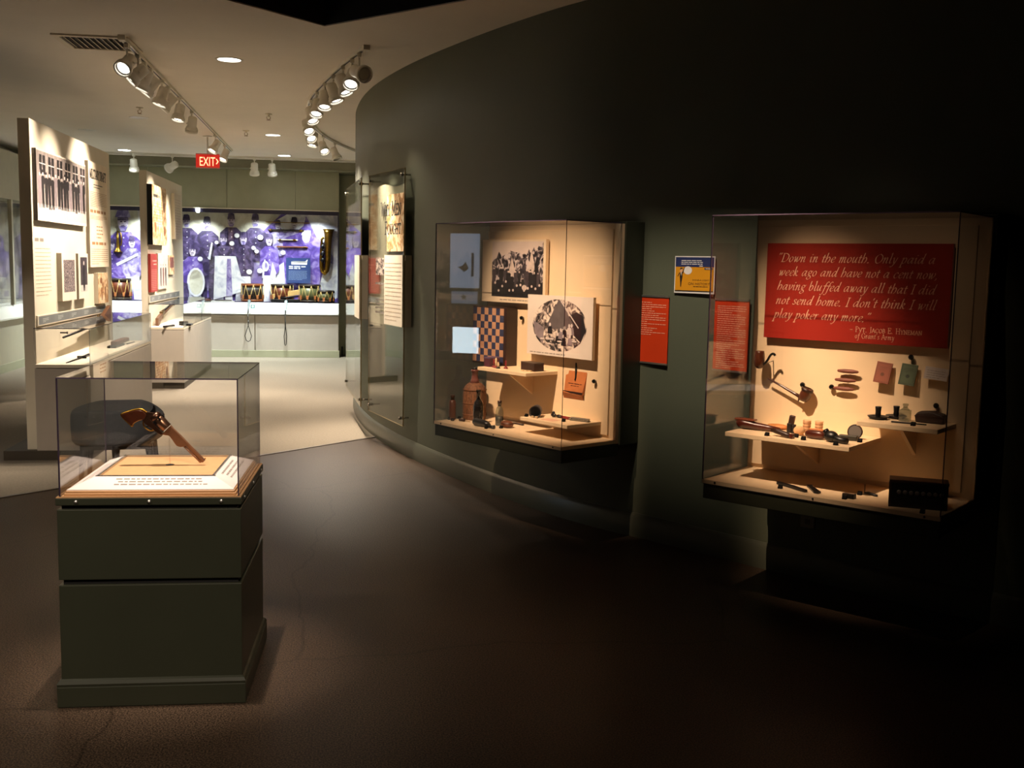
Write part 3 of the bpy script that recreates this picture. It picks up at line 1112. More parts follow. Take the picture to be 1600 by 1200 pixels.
b.tube([(p[0] * U, 0, p[1] * U) for p in catmull([(1040, -370), (1066, -330), (1058, -268), (1034, -212), (1000, -170)], 4)], .0042, 8)
b.build('front_strap', M_brass, gun)

mt = thing('revolver_mount', 'slim clear mounting post with a small dark foot holding up the revolver', 'mount', (-.662, 4.016, .784), 0)
q = MB()
q.lathe([(.0001, .002), (.014, .002), (.016, 0)], 14, smooth=False)
q.build('foot', M_steel, mt)
q = MB()
q.tube([(0, 0, .002), (0, -.004, .075), (.0, -.012, .138)], .0022, 8)
q.build('post', mat_glass('clear_rod', (.96, .96, .96), .06), mt)

# ------------------------------------------------------------------ low tub chair behind the pedestal
ch = thing('tub_chair', 'dark grey upholstered low chair with black legs, seen through the pedestal hood', 'chair', (-1.415, 6.75, 0), rad(6))
M_uph = mat('charcoal_upholstery', '#5a5c60', .8, var=.08, scale=40, bump=.2, bscale=200)
b = MB()
vs, fs = [], []
NS, NR = 36, 10
for i in range(NS):
    a = 2 * PI * i / NS
    ca, sa = math.cos(a), math.sin(a)
    rx = .262 * math.copysign(abs(ca) ** .7, ca)
    ry = .27 * math.copysign(abs(sa) ** .7, sa)
    drop = .085 * max(0, ca - .35) ** 1.2 + .03 * max(0, -ca - .4)
    for k in range(NR + 1):
        t_ = k / NR
        if t_ < .15:
            s_ = .86 + .14 * (t_ / .15)
            z = .425
        elif t_ > .8:
            s_ = 1.0 - .20 * ((t_ - .8) / .2) ** 2
            z = .425 + .215 * math.sin(min(1, (t_ - .15) / .75) * PI / 2)
        else:
            s_ = 1.0 + .03 * math.sin((t_ - .15) / .65 * PI)
            z = .425 + .215 * math.sin((t_ - .15) / .75 * PI / 2)
        z -= drop * t_ * 1.6
        z += .03 * max(0, ca) * (1 - t_)
        vs.append((rx * s_, ry * s_, z))
for i in range(NS):
    j = (i + 1) % NS
    for k in range(NR):
        fs.append((i * (NR + 1) + k, j * (NR + 1) + k, j * (NR + 1) + k + 1, i * (NR + 1) + k + 1))
b.add(vs, fs, 0, True)
b.add([vs[i * (NR + 1)] for i in range(NS)], [tuple(range(NS - 1, -1, -1))], 0)
b.add([vs[i * (NR + 1) + NR] for i in range(NS)], [tuple(range(NS))], 0, True)
b.build('upholstered_shell', M_uph, ch)
b = MB()
b.box(-.2, .2, -.2, .2, .395, .428)
b.build('seat_frame', M_blackpl, ch)
for (x, y) in ((-.2, -.19), (.21, -.17), (-.2, .19), (.21, .19), (.0, -.2)):
    b = MB()
    b.tube([(x, y, 0), (x * .98, y * .98, .26), (x * .88, y * .9, .42)], [.013, .016, .026], 10)
    b.build('leg', M_blackpl, ch)


# ------------------------------------------------------------------ display walls (free-standing)
def board(name, lab, cat, y0, y1, z0, z1, t, draw=None, mats=None, group=None, px=-2.35, edge=None, bevel=0):
    """board fixed on a display wall's lit face; local x runs along the wall"""
    o = thing(name, lab, cat, (px, y0, z0), PI / 2, group)
    w, h = y1 - y0, z1 - z0
    q = MB()
    q.box(0, w, -t, -.0005, 0, h)
    q.build('backing_board', edge or M_paper, o, bevel=bevel)
    if draw:
        q = MB()
        draw(q, w, h, -t - .0008)
        q.build('print', mats, o, flat=True)
    return o


def display_wall(y0, y1, lab, plinth_lab=None):
    t = thing('display_wall', lab, 'display wall', (-2.35, y0, 0))
    L = y1 - y0
    q = MB()
    q.box(-.085, 0, 0, L, .072, 2.555)
    q.build('panel', [M_cream], t, bevel=.003)
    q = MB()
    q.box(-.24, .16, -.06, 0, 0, .072)
    q.box(-.24, -.0855, 0, L + .06, 0, .072)
    q.box(-.0855, .0, 0, L, 0, .072)
    q.build('plinth', mat('plinth_paint', '#453d32', .5), t)
    return t


P1Y0, P1Y1 = 8.42, 11.05
P2Y0, P2Y1 = 13.0, 15.63
display_wall(P1Y0, P1Y1, 'tall cream free-standing display wall hung with the crowd photograph and draft poster')
display_wall(P2Y0, P2Y1, 'tall cream free-standing display wall with the red panel, farther along the gallery')


def wall_showcase(y0, L, lab):
    t = thing('showcase', lab, 'showcase', (-2.349, y0, 0))
    q = MB()
    q.box(0, .40, 0, L, .0725, .70)
    q.build('cabinet', M_taupe, t, bevel=.003)
    q = MB()
    q.box(.03, .395, .02, L - .02, 0, .0725)
    q.build('kick', mat('plinth_paint', '#453d32', .5), t)
    q = MB()
    q.box(0, .40, 0, L, .705, .73)
    q.build('deck', M_cream, t, bevel=.002)
    pane('glass_pane', .0, .40, 0, .005, .73, 1.0, t, 'y')
    pane('glass_pane', .395, .40, .005, L - .005, .73, 1.0, t, 'x')
    pane('glass_pane', .0, .40, L - .005, L, .73, 1.0, t, 'y')
    pane('glass_pane', .0, .40, 0, L, 1.0, 1.005, t, 'z')
    return t


wall_showcase(8.36, 2.50, 'white cabinet with a low glass top holding the rifle, along the first display wall')
wall_showcase(12.94, 2.50, 'white cabinet with a low glass top holding the carbine, along the second display wall')

# prints
GREYS = [(.36, '#17121a'), (.46, '#3c3338'), (.52, '#7d7174'), (.60, '#cfc0bd')]
M_ph_crowd = mat_print('photo_tones_crowd', [(.34, '#2a2228'), (.45, '#62565a'), (.55, '#8d7f7d'), (.68, '#c2b2ac')], 70, 3, .3)
M_ph_camp = mat_print('photo_tones_camp', [(.42, '#1c181d'), (.47, '#3f373c'), (.53, '#6f6567'), (.58, '#c3b4b0')], 30, 6, 1.2, stretch=(1, 1, .8))
M_ph_tent = mat_print('photo_tones_tent', [(.38, '#1d191c'), (.46, '#6a5d59'), (.52, '#b2a097'), (.60, '#e2d2c2')], 26, 6, 1.0)
M_ph_sepia = mat_print('photo_tones_sepia', [(.36, '#9a6a3c'), (.48, '#d6a878'), (.55, '#ecd0a8'), (.65, '#f2dfc2')], 14, 5, .8)
M_tone = [mat('tone_black', '#1b161a', .5, var=.2, scale=30), mat('tone_dark', '#3d3439', .5, var=.25, scale=30), mat('tone_mid', '#82757a', .5, var=.2, scale=30), mat('tone_pale', '#cdbfba', .5, var=.1, scale=30)]


def man(q, x, z0, h, y, dark, pale, rnd, hat=True, step=.0002):
    """a small standing figure in a printed photograph"""
    w = h * .15
    q.poly([(x - w * .75, z0), (x - w * .2, z0), (x, z0 + h * .14), (x + w * .2, z0), (x + w * .75, z0), (x + w, z0 + h * .55), (x + w * 1.1, z0 + h * .8), (x + w * .35, z0 + h * .86), (x - w * .35, z0 + h * .86), (x - w * 1.1, z0 + h * .8), (x - w, z0 + h * .55)], y, dark)
    q.ell(x, z0 + h * .91, w * .42, h * .072, y - step, pale, 8)
    if hat:
        q.poly([(x - w * .42, z0 + h * .93), (x + w * .42, z0 + h * .93), (x + w * .34, z0 + h), (x - w * .34, z0 + h)], y - 2 * step, dark)


def draw_lineup(q, w, h, y):
    q.rect(0, w, 0, h, y, 0)
    q.rect(0, w, h * .12, h * .98, y - .0002, 1)
    for i in range(6):                                       # windows of the building behind
        x = w * (.05 + i * .165)
        q.rect(x, x + w * .11, h * .66, h * .93, y - .0003, 2)
        q.rect(x + w * .05, x + w * .056, h * .66, h * .93, y - .0004, 4)
        q.rect(x, x + w * .11, h * .80, h * .815, y - .0004, 4)
    q.rect(0, w, h * .05, h * .24, y - .0004, 4)
    rnd = random.Random(3)
    for i in range(16):
        x = w * (.05 + i * .06)
        man(q, x, h * (.20 + rnd.uniform(-.03, .01)), h * rnd.uniform(.50, .56), y - .0006 - i * .00003, 2 if i not in (0, 5, 10, 14) else 3, 4, rnd)
        if i % 2:
            q.rect(x + w * .016, x + w * .021, h * .2, h * .52, y - .0016, 4)


board('framed_photograph', 'wide framed photograph of a line of standing men, largest on the first display wall', 'photograph', 8.46, 9.95, 1.81, 2.345, .03, draw_lineup,
      [mat('photo_margin', '#e6d8c8', .5), mat('tone_wall', '#8f837f', .5, var=.25, scale=20), M_tone[0], M_tone[2], M_tone[3]], edge=mat('board_edge_dark', '#4b443c', .5))


def draw_poster(q, w, h, y):
    q.rect(0, w, 0, h, y, 0)
    pen_text(q, 'MILITARY DRAFT', w * .07, h * .845, h * .052, y - .0003, 1, 0, .34, .12, 0, 20, width=w * .86)
    paragraph(q, w * .25, w * .75, h * .81, h * .76, 2, y - .0003, 1, 1)
    paragraph(q, w * .06, w * .94, h * .73, h * .58, 9, y - .0003, 2, 2, .5)
    greek(q, w * .05, w * .95, h * .52, h * .05, y - .0003, 2, 4)
    paragraph(q, w * .06, w * .94, h * .50, h * .46, 3, y - .0003, 2, 5)
    paragraph(q, w * .35, w * .7, h * .42, h * .28, 4, y - .0003, 2, 6, .6)
    greek(q, w * .1, w * .9, h * .215, h * .05, y - .0003, 2, 7)
    paragraph(q, w * .06, w * .94, h * .19, h * .03, 8, y - .0003, 2, 8, .45)


board('draft_poster', 'tall narrow cream poster headed MILITARY DRAFT, on the first display wall', 'poster', 10.06, 10.80, 1.45, 2.40, .03, draw_poster,
      [mat('poster_cream', '#ecdcc4', .6), M_ink, mat('poster_brown_ink', '#a5784e', .6)], edge=mat('board_edge_grey', '#8c8271', .5))


def draw_wall_text(q, w, h, y):
    greek(q, 0, w * .55, h * .90, h * .10, y, 0, 3)
    paragraph(q, 0, w, h * .84, 0, 13, y, 1, 4, .35)


q = MB()
draw_wall_text(q, .42, .46, 0)
o = q.build('wall_text', [M_greyink, mat('pale_brown_ink', '#b9a48e', .6)], None, loc=(-2.3492, 8.47, 1.24), rotz=PI / 2, flat=True)
tag(o, 'pale printed text lines under the wide photograph of standing men', 'lettering')


def draw_crowd(q, w, h, y):
    q.rect(0, w, 0, h, y, 0)
    q.rect(w * .12, w * .9, h * .18, h * .86, y - .0003, 1)


def draw_man(q, w, h, y):
    q.rect(0, w, 0, h, y, 0)
    q.rect(w * .2, w * .9, h * .15, h * .92, y - .0003, 1)
    q.rect(w * .2, w * .9, h * .15, h * .3, y - .0004, 3)
    man(q, w * .55, h * .17, h * .68, y - .0005, 2, 3, None, False)


PM = mat('photo_margin', '#e6d8c8', .5)
board('framed_photograph', 'small white-bordered photograph of a dense crowd below the wide photograph', 'photograph', 9.05, 9.50, 1.18, 1.57, .04, draw_crowd, [PM, M_ph_crowd], edge=mat('board_edge_grey', '#8c8271', .5))
board('framed_photograph', 'small narrow photograph of one standing man, between the crowd photograph and the draft poster', 'photograph', 9.58, 9.92, 1.18, 1.57, .04, draw_man, [PM] + [M_tone[1], M_tone[0], M_tone[3]], edge=mat('board_edge_grey', '#8c8271', .5))


def draw_sepia(q, w, h, y):
    q.rect(0, w, 0, h, y, 0)
    q.ell(w * .3, h * .75, w * .12, h * .1, y - .0003, 1)
    man(q, w * .35, h * .1, h * .5, y - .0004, 1, 2, None, False)
    man(q, w * .7, h * .08, h * .55, y - .0005, 1, 2, None, False)


board('sepia_print', 'small sepia print below the draft poster on the first display wall', 'print', 10.31, 10.72, 1.11, 1.395, .035, draw_sepia, [M_ph_sepia, mat('sepia_brown', '#8c5a34', .6), mat('sepia_pale', '#e8c9a2', .6)])


def draw_strip(q, w, h, y):
    q.rect(0, w, 0, h, y, 1)
    q.rect(w * .012, w * .99, h * .1, h * .9, y - .0003, 0)
    for i in range(5):
        x = w * (.06 + .19 * i)
        paragraph(q, x, x + w * .07, h * .75, h * .3, 3, y - .0006, 2, i)


SM = [mat('strip_grey', '#6f7272', .45, var=.15, scale=6), mat('strip_border', '#cfc4b2', .5), mat('strip_ink', '#c9cbc8', .5)]
board('timeline_strip', 'long grey timeline strip low on the first display wall, above the rifle case', 'panel', 8.44, 10.70, 1.013, 1.092, .012, draw_strip, SM)


# second display wall
def draw_old_poster(q, w, h, y):
    q.rect(0, w, 0, h, y, 0)
    pen_text(q, 'UNION', w * .08, h * .80, h * .055, y - .0003, 1, 0, .3, .1, 0, 20, width=w * .5) if False else greek(q, w * .08, w * .5, h * .8, h * .09, y - .0003, 1, 2)
    paragraph(q, w * .08, w * .7, h * .74, h * .35, 8, y - .0003, 2, 3, .35)
    for cx, cz in ((.82, .66), (.2, .3), (.84, .25)):
        q.ell(w * cx, h * cz, w * .07, h * .09, y - .0004, 2)


board('old_poster', 'tan old printed poster in a dark frame, topmost on the second display wall', 'poster', 12.98, 13.95, 1.70, 2.40, .06, draw_old_poster, [M_ph_sepia, M_ink, mat('sepia_brown', '#8c5a34', .6)], edge=M_blackpl)


def draw_letter(q, w, h, y):
    q.rect(0, w, 0, h, y, 0)
    paragraph(q, w * .1, w * .9, h * .92, h * .1, 14, y - .0003, 1, 9, .3)


board('letter_panel', 'pale text panel at the far end of the second display wall', 'panel', 14.70, 15.25, 1.80, 2.40, .04, draw_letter, [mat('panel_beige', '#d9ccb8', .5), mat('pale_brown_ink', '#b9a48e', .6)])


def draw_red(q, w, h, y):
    q.rect(0, w, 0, h, y, 0)
    greek(q, w * .3, w * .9, h * .80, h * .06, y - .0003, 1, 1)
    greek(q, w * .45, w * .9, h * .71, h * .06, y - .0003, 1, 2)
    paragraph(q, w * .12, w * .92, h * .62, h * .06, 12, y - .0003, 1, 3, .35)


board('red_text_panel', 'dark red text panel low on the second display wall', 'panel', 12.98, 13.40, 1.14, 1.59, .03, draw_red, [mat('panel_red', '#8f2f28', .45), mat('panel_red_ink', '#d6948a', .5)], edge=mat('panel_red', '#8f2f28', .45))


def draw_pair(q, w, h, y):
    q.rect(0, w, 0, h, y, 0)
    for i in range(3):
        man(q, w * (.25 + .25 * i), h * .08, h * .62, y - .0003 - .0002 * i, 1 + i % 2, 3, None)


board('framed_photograph', 'photograph of standing figures beside the dark red text panel', 'photograph', 13.5, 14.2, 1.16, 1.60, .025, draw_pair, [mat('tone_light', '#d5c6c0', .5, var=.2, scale=25), M_tone[1], mat('tone_rust', '#7a4a42', .5), M_tone[3]])
board('sepia_print', 'small brown print at the far end, beyond the photograph of standing figures', 'print', 14.35, 14.72, 1.33, 1.58, .02, lambda q, w, h, y: (q.rect(0, w, 0, h, y, 0), q.rect(w * .1, w * .9, h * .35, h * .9, y - .0003, 1)), [M_ph_sepia, mat('tone_rust', '#7a4a42', .5)])
board('timeline_strip', 'long grey timeline strip low on the second display wall, above the carbine case', 'panel', 12.98, 15.2, 1.015, 1.10, .012, draw_strip, SM)


# long guns and small pieces in the two low cases
def long_gun(name, lab, p_butt, p_muz, stock=.42):
    """stock end and muzzle on the display wall's face (y, z)"""
    (ya, za), (yb, zb) = p_butt, p_muz
    L = math.hypot(yb - ya, zb - za)
    t = thing(name, lab, 'gun', (-2.33, ya, za), 0)
    t.matrix_world = Matrix.Translation((-2.30, ya, za)) @ Matrix.Rotation(math.atan2(zb - za, yb - ya), 4, 'X')
    q = MB()
    s = L * stock
    q.prism(catmull([(0, -.02), (.01, -.115), (.05, -.12), (s * .5, -.045), (s * .8, -.035), (L * .62, -.012)], 3) + [(L * .62, .0), (s * .8, .0), (s * .55, .0), (s * .3, -.005)],
            lambda p, r, h: (h, p, r), -.018, .018)
    q.build('stock', mat('rifle_stock_wood', '#5c3c28', .4, var=.25, scale=10, stretch=(1, 6, 1)), t, bevel=.004)
    q = MB()
    q.tube([(0, s * .62, .010), (0, L, .010)], [.013, .009], 10)
    q.build('gun_barrel', M_steel, t)
    q = MB()
    q.box(-.02, .021, s * .5, s * .72, -.02, .018)
    q.tube([(.015, s * .6, .015), (.02, s * .57, .045)], .006, 6)
    q.build('lock', mat('lock_brass', '#8a7a5a', .35, metal=.9), t)
    q = MB()
    q.tube([(0, s * .52, -.04), (0, s * .58, -.075), (0, s * .68, -.07), (0, s * .73, -.03)], .004, 6)
    q.build('guard', M_brass, t)
    for f in (.35, .72, .95):
        q = MB(Matrix.Translation((-.045, L * f, -.02)) @ Matrix.Rotation(PI / 2, 4, 'Y'))
        q.lathe([(.006, 0), (.006, .05), (.010, .052), (.010, .06), (.0001, .06)], 8)
        q.build('support_pin', M_blackpl, t)
    return t


long_gun('rifle', 'long brown rifle mounted on pins inside the low glass case of the first display wall', (10.68, .955), (9.0, .90))
long_gun('carbine', 'short brown carbine mounted inside the low glass case of the second display wall', (13.20, .84), (14.9, 1.0), .36)
q = MB()
q.tube([(0, 0, .004), (.01, .25, .006), (.015, .42, .008)], [.003, .008, .009], 8)
q.tube([(.015, .42, .008), (.02, .62, .012)], [.012, .013], 8)
q.box(-.02, .05, .415, .43, .0, .02)
tag(q.build('bayonet_knife', M_steel, None, loc=(-2.15, 8.47, .730)), 'dark bayonet lying at the near end of the rifle case', 'knife')
t = thing('wooden_gun_tool', 'brown wooden piece with a dark base lying beyond the rifle butt in the glass case', 'tool', (-2.12, 10.1, .73))
q = MB()
q.box(-.04, .04, -.2, .16, 0, .02)
q.build('dark_base', M_blackpl, t, bevel=.003)
q = MB()
q.box(-.03, .03, -.1, .42, .02, .055)
q.build('wood_block', M_brown, t, bevel=.006)
q = MB()
q.tube([(.04, .25, .005), (.06, .5, .005)], .006, 6)
q.build('rod', M_steel, t)
t = thing('cap_tin', 'small dark round tin on the deck of the carbine case', 'tin', (-2.02, 13.4, .73))
q = MB()
q.lathe([(.0001, .05), (.05, .05), (.055, .045), (.055, 0), (.0001, 0)], 16)
q.build('body', M_blackpl, t)
q = MB()
q.box(-.02, .1, -.09, .09, 0, .02)
q.build('tray', M_steel, t)
q = MB()
q.tube([(0, -.12, .012), (0, .12, .012)], [.012, .016], 8)
tag(q.build('cleaning_jag', M_blackpl, None, loc=(-2.13, 13.0, .73), rotz=rad(-20)), 'short dark rod lying below the carbine butt', 'tool')

# ------------------------------------------------------------------ far wall: built-in case with the band mural
FX0, FX1 = -4.88, -.185
FY = 17.2
case = thing('built_in_case', 'long built-in glass case with white sloping label deck along the far wall, holding the drums', 'display case', (0, 0, 0))
b = MB()
b.box(FX0, FX1 + .012, FY - .015, FY + .1, 0, .11)
b.build('base', M_sage, case, bevel=.003)
for (x0, x1) in ((-4.88, -3.75), (-3.74, -2.62), (-2.61, -1.50), (-1.49, FX1)):
    b = MB()
    b.box(x0, x1 - .006, FY, FY + .03, .11, .665)
    b.build('front_panel', M_taupe, case)
b = MB()
b.box(FX0, FX1, FY + .03, 17.8, .11, .70)
b.build('carcass', M_taupe, case)
for (x0, x1) in ((-4.88, -2.16), (-2.155, -.185)):
    b = MB()
    b.prism([(FY - .06, .685), (FY - .06, .70), (FY + .15, .862), (FY + .17, .862), (FY + .17, .685)], lambda p, q, h: (h, p, q), x0, x1)
    b.build('label_deck', M_whitelam, case, bevel=.002)
b = MB()
b.box(FX0, FX1, FY + .17, 17.8, .70, .868)
b.build('inner_deck', mat('navy_deck', '#2b2648', .5), case)
b = MB()
b.box(FX0, FX1, FY + .14, FY + .19, 2.27, 2.33)
b.build('top_frame', mat('dark_navy_frame', '#211b33', .4), case)
b = MB()
b.box(FX0, FX1, FY + .13, FY + .19, 2.33, 2.345)
b.build('top_bead', M_cream, case)
b = MB()
b.box(FX1 - .02, FX1, FY + .15, 17.79, .868, 2.33)
b.build('end_panel', mat('dark_navy_frame', '#211b33', .4), case)
xs = [-4.88, -3.75, -2.15, -.87, FX1]
for x0, x1 in ((-4.88, -3.70), (-3.69, -2.46), (-2.45, -1.48), (-1.47, FX1 - .02)):
    pane('glass_pane', x0, x1, FY + .165, FY + .171, .868, 2.27, case, 'y', mat_glass('case_glass', (.98, .98, .98), .025))
for (x0, x1) in ((-4.88, -3.12), (-3.115, -1.93), (-1.925, -.87), (-.865, FX1)):
    b = MB()
    b.box(x0, x1, FY + .15, 17.8, 2.345, 2.948)
    b.build('header_panel', M_sage, case)


# small lamps tucked behind the top frame of the far case
for lx in (-4.2, -3.3, -2.37, -1.45, -.55):
    spot((lx, FY + .24, 2.22), (lx, 17.79, 1.25), 62, COOL, 125, 1.0, .03)
t = thing('case_lamp', 'tiny glowing lamp clipped to the dark top frame of the far case', 'lamp', (-2.37, FY + .13, 2.30))
q = MB()
q.lathe([(.0001, -.03), (.03, -.03), (.034, .02), (.0001, .02)], 14, Matrix.Rotation(rad(60), 4, 'X'))
q.build('lamp_head', M_lenscool, t)
q = MB()
q.box(-.012, .012, -.01, .012, .0, .05)
q.build('clip', M_white, t)


def mx(px):
    return -.187 + (px - 531) * .01001 - FX0


def mz(py):
    return 1.55 - (py - 404.0) * .01077 - .868


def tones(name, lo, md, hi, sc=9.0):
    return mat_print(name, [(.36, lo), (.5, md), (.64, hi)], sc, 6, .9, off=(len(name), 0, 0))


MU = [mat_print('mural_ground', [(.40, '#6a5a96'), (.48, '#9a90ba'), (.56, '#cbc9d3'), (.64, '#dcdad6')], 2.2, 5, .6), tones('mural_dark', '#241b38', '#352950', '#5d5078'), tones('mural_violet', '#43307a', '#6049a0', '#8f7fc0', 7),
      tones('mural_mid', '#5c4f8c', '#8a7fb4', '#b5aed0'), tones('mural_pale', '#b9b9ca', '#d6d7de', '#e6e6e6', 7), tones('mural_cream', '#a39e90', '#c2beac', '#cfccbe', 5), tones('mural_skin', '#8d809c', '#b4a9bd', '#d2cad4', 20)]
mural = thing('band_mural', 'violet and white photo mural of uniformed musicians at the back of the far case', 'mural', (FX0, 17.79, .868))
b = MB()
b.box(0, FX1 - .02 - FX0, -.012, 0, 0, 1.45)
b.build('mural_board', MU[0], mural)
q = MB()
Y0 = -.0135
LY = [0]


def mp(pts, mi):
    LY[0] += 1
    q.poly([(mx(a), mz(c)) for a, c in pts], Y0 - LY[0] * .00025, mi)


def me_(cx, cy, rx, ry, mi, n=14):
    LY[0] += 1
    q.ell(mx(cx), mz(cy), rx * .01001, ry * .01077, Y0 - LY[0] * .00025, mi, n)


def soldier(x, y, s, coat, sh=17, bottom=470, trousers=None, face=6):
    """head centre in the mural, s = head half-height"""
    mp([(x - sh * .45 * s, y + 1.3 * 8 * s), (x + sh * .45 * s, y + 1.3 * 8 * s), (x + sh * s, y + 2.3 * 8 * s), (x + sh * 1.12 * s, y + 48 * s), (x + sh * .7 * s, y + 58 * s), (x - sh * .7 * s, y + 58 * s), (x - sh * 1.12 * s, y + 48 * s), (x - sh * s, y + 2.3 * 8 * s)], coat)
    if trousers is not None:
        mp([(x - sh * .7 * s, y + 57 * s), (x + sh * .7 * s, y + 57 * s), (x + sh * .9 * s, bottom), (x + 2, bottom), (x, y + 75 * s), (x - 2, bottom), (x - sh * .9 * s, bottom)], trousers)
    me_(x, y + 1, 5.4 * s, 8.4 * s, face)
    me_(x - 1.9 * s, y + .3 * s, 1.3 * s, .8 * s, 1, 7)
    me_(x + 1.9 * s, y + .3 * s, 1.3 * s, .8 * s, 1, 7)
    me_(x, y + 5 * s, 2.8 * s, 1.2 * s, 1, 8)
    mp([(x - 4.6 * s, y + 5 * s), (x + 4.6 * s, y + 5 * s), (x + 2.6 * s, y + 9.6 * s), (x - 2.6 * s, y + 9.6 * s)], 3 if s > .97 else face)
    mp([(x - 5.6 * s, y - 2.5 * s), (x + 5.6 * s, y - 2.5 * s), (x + 4.6 * s, y - 8.5 * s), (x + 2 * s, y - 10 * s), (x - 4 * s, y - 9.5 * s)], 1)
    mp([(x - 5.8 * s, y - 2.4 * s), (x + 5.8 * s, y - 2.4 * s), (x + 5.2 * s, y - .8 * s), (x - 5.2 * s, y - .8 * s)], 1)
    for i in range(5):
        me_(x + .5, y + (16 + i * 8) * s, .8 * s, .8 * s, 4, 6)


mp([(283, 332), (452, 332), (436, 352), (420, 395), (283, 395)], 5)
mp([(60, 332), (214, 332), (214, 400), (60, 400)], 5)
mp([(404, 366), (441, 333), (452, 333), (444, 350), (425, 385), (404, 400)], 2)
mp([(444, 350), (478, 338), (512, 392), (529, 430), (529, 470), (430, 470), (425, 385)], 2)
mp([(479, 338), (484, 333), (530, 333), (530, 405), (516, 392), (505, 388)], 4)
mp([(430, 345), (452, 333), (478, 336), (474, 352), (448, 372)], 4)
mp([(510, 405), (530, 412), (530, 460), (506, 470), (500, 440)], 4)
mp([(283, 452), (385, 452), (385, 472), (283, 472)], 2)
mp([(425, 418), (446, 405), (446, 445), (425, 460)], 4)
soldier(289, 349, 1.0, 1, 17)
soldier(321, 352, 1.05, 1, 17, 470, 1)
soldier(359, 346, 1.05, 1, 17)
soldier(397, 346, 1.05, 1, 17)
soldier(433, 352, .8, 3)
soldier(459, 348, .9, 3)
mp([(440, 372), (470, 362), (500, 372), (505, 395), (496, 470), (446, 470)], 2)
me_(478, 369, 6.5, 9, 6)
mp([(470, 366), (486, 366), (485, 359), (473, 359)], 4)
soldier(298, 392, .95, 2, 16, 470, 4)
soldier(347, 374, 1.0, 1, 15, 470, 4)
soldier(378, 373, 1.0, 1, 15, 468, 4)
soldier(419, 374, .95, 2, 15, 470, 4)
mp([(333, 400), (366, 400), (380, 452), (330, 466)], 4)
mp([(352, 404), (358, 404), (360, 460), (350, 460)], 3)
for a, c, r in ((368, 369, 4), (405, 371, 4.5), (394, 387, 3.5), (399, 392, 3.5), (441, 393, 4), (387, 423, 4.5), (404, 421, 4.5), (360, 381, 4), (336, 380, 3), (310, 405, 4)):
    me_(a, c, r, r * .85, 4)
me_(413, 414, 5.5, 8, 4)
me_(413, 414, 3, 5.5, 3)
mp([(407, 432), (410, 432), (413, 404), (411, 404)], 4)
mp([(420, 430), (424, 408), (430, 424), (426, 436)], 4)
me_(303, 440, 14, 22, 4)
me_(303, 440, 11, 19, 5)
mp([(283, 440), (290, 442), (292, 470), (283, 470)], 1)
mp([(322, 405), (328, 380), (330, 381), (326, 406)], 4)
# figures seen between the two display walls
soldier(192, 352, 1.5, 2, 17, 470, 2)
mp([(180, 346), (204, 346), (200, 334), (192, 331), (184, 336)], 3)
soldier(205, 382, .9, 3, 16, 470, 4)
soldier(174, 386, .9, 2, 16, 470, 4)
mp([(180, 414), (214, 398), (214, 402), (182, 418)], 4)
soldier(130, 360, 1.1, 1, 17, 470, 2)
soldier(100, 372, 1.0, 2, 16, 470, 4)
q.build('printed_picture', MU, mural, flat=True)


def fx(px, Y=17.6):
    return (px - 546.5) / 1650 * 1.0 * Y * 1.0 - .02


# ---- drums
def rope_drum(name, lab, x, y, r, h, shell, hoop, rope, tilt=None, group='rope drums in the far case'):
    t = thing(name, lab, 'drum', (x, y, .8685), 0, group)
    q = MB()
    q.lathe([(r, .03), (r, h - .03)], 28)
    q.build('shell', shell, t)
    for z in (0, h - .04):
        q = MB()
        q.lathe([(r + .008, z), (r + .014, z + .004), (r + .014, z + .036), (r + .008, z + .04), (r - .004, z + .04)], 28, cap=False)
        q.build('hoop', hoop, t)
    for z in (.012, h - .012):
        q = MB()
        q.lathe([(.0001, z), (r, z), (r, z + .003), (.0001, z + .003)], 28)
        q.build('drumhead', mat('drum_skin', '#d8c8a4', .6), t)
    q = MB()
    n = 9
    for i in range(n):
        a0, a1, a2 = 2 * PI * i / n, 2 * PI * (i + .5) / n, 2 * PI * (i + 1) / n
        rr = r + .016
        q.tube([(rr * math.cos(a0), rr * math.sin(a0), h - .02), (rr * math.cos(a1), rr * math.sin(a1), .02), (rr * math.cos(a2), rr * math.sin(a2), h - .02)], .0045, 5)
    q.build('rope', rope, t)
    q = MB()
    for i in range(n):
        a = 2 * PI * (i + .5) / n
        T = Matrix.Translation(((r + .012) * math.cos(a), (r + .012) * math.sin(a), h * .28)) @ Matrix.Rotation(a, 4, 'Z')
        q.box(-.006, .01, -.016, .016, -.03, .03, 0, T)
    q.build('leather_ear', M_leather, t)
    return t


M_dr1 = mat('drum_shell_red_brown', '#5a2a16', .35, var=.25, scale=8)
M_dr2 = mat('drum_shell_black', '#241c16', .35, var=.2, scale=8)
M_dr3 = mat('drum_shell_olive', '#5e5f3c', .4, var=.2, scale=8)
M_hoop = mat('drum_hoop_brown', '#7a4220', .4, var=.2, scale=8)
M_hoop2 = mat('drum_hoop_dark', '#2c2118', .4, var=.2, scale=8)
M_rope = mat('drum_rope', '#b79a5c', .8, var=.15, scale=60)
rope_drum('rope_drum', 'dark brown rope drum seen through the gap between the two display walls', -3.62, 17.57, .165, .34, M_dr1, M_hoop2, M_rope)
rope_drum('rope_drum', 'rope drum with red-brown hoops and near-black shell, below the printed white bugle', -1.565, 17.57, .165, .29, M_dr2, M_hoop, M_rope)
rope_drum('rope_drum', 'red-brown rope drum behind the tilted open instrument case', -1.10, 17.58, .165, .29, M_dr1, M_hoop2, M_rope)
rope_drum('rope_drum', 'tall olive rope drum with pale ropes under the blue text panel', -.655, 17.59, .165, .29, M_dr3, M_hoop2, M_rope)
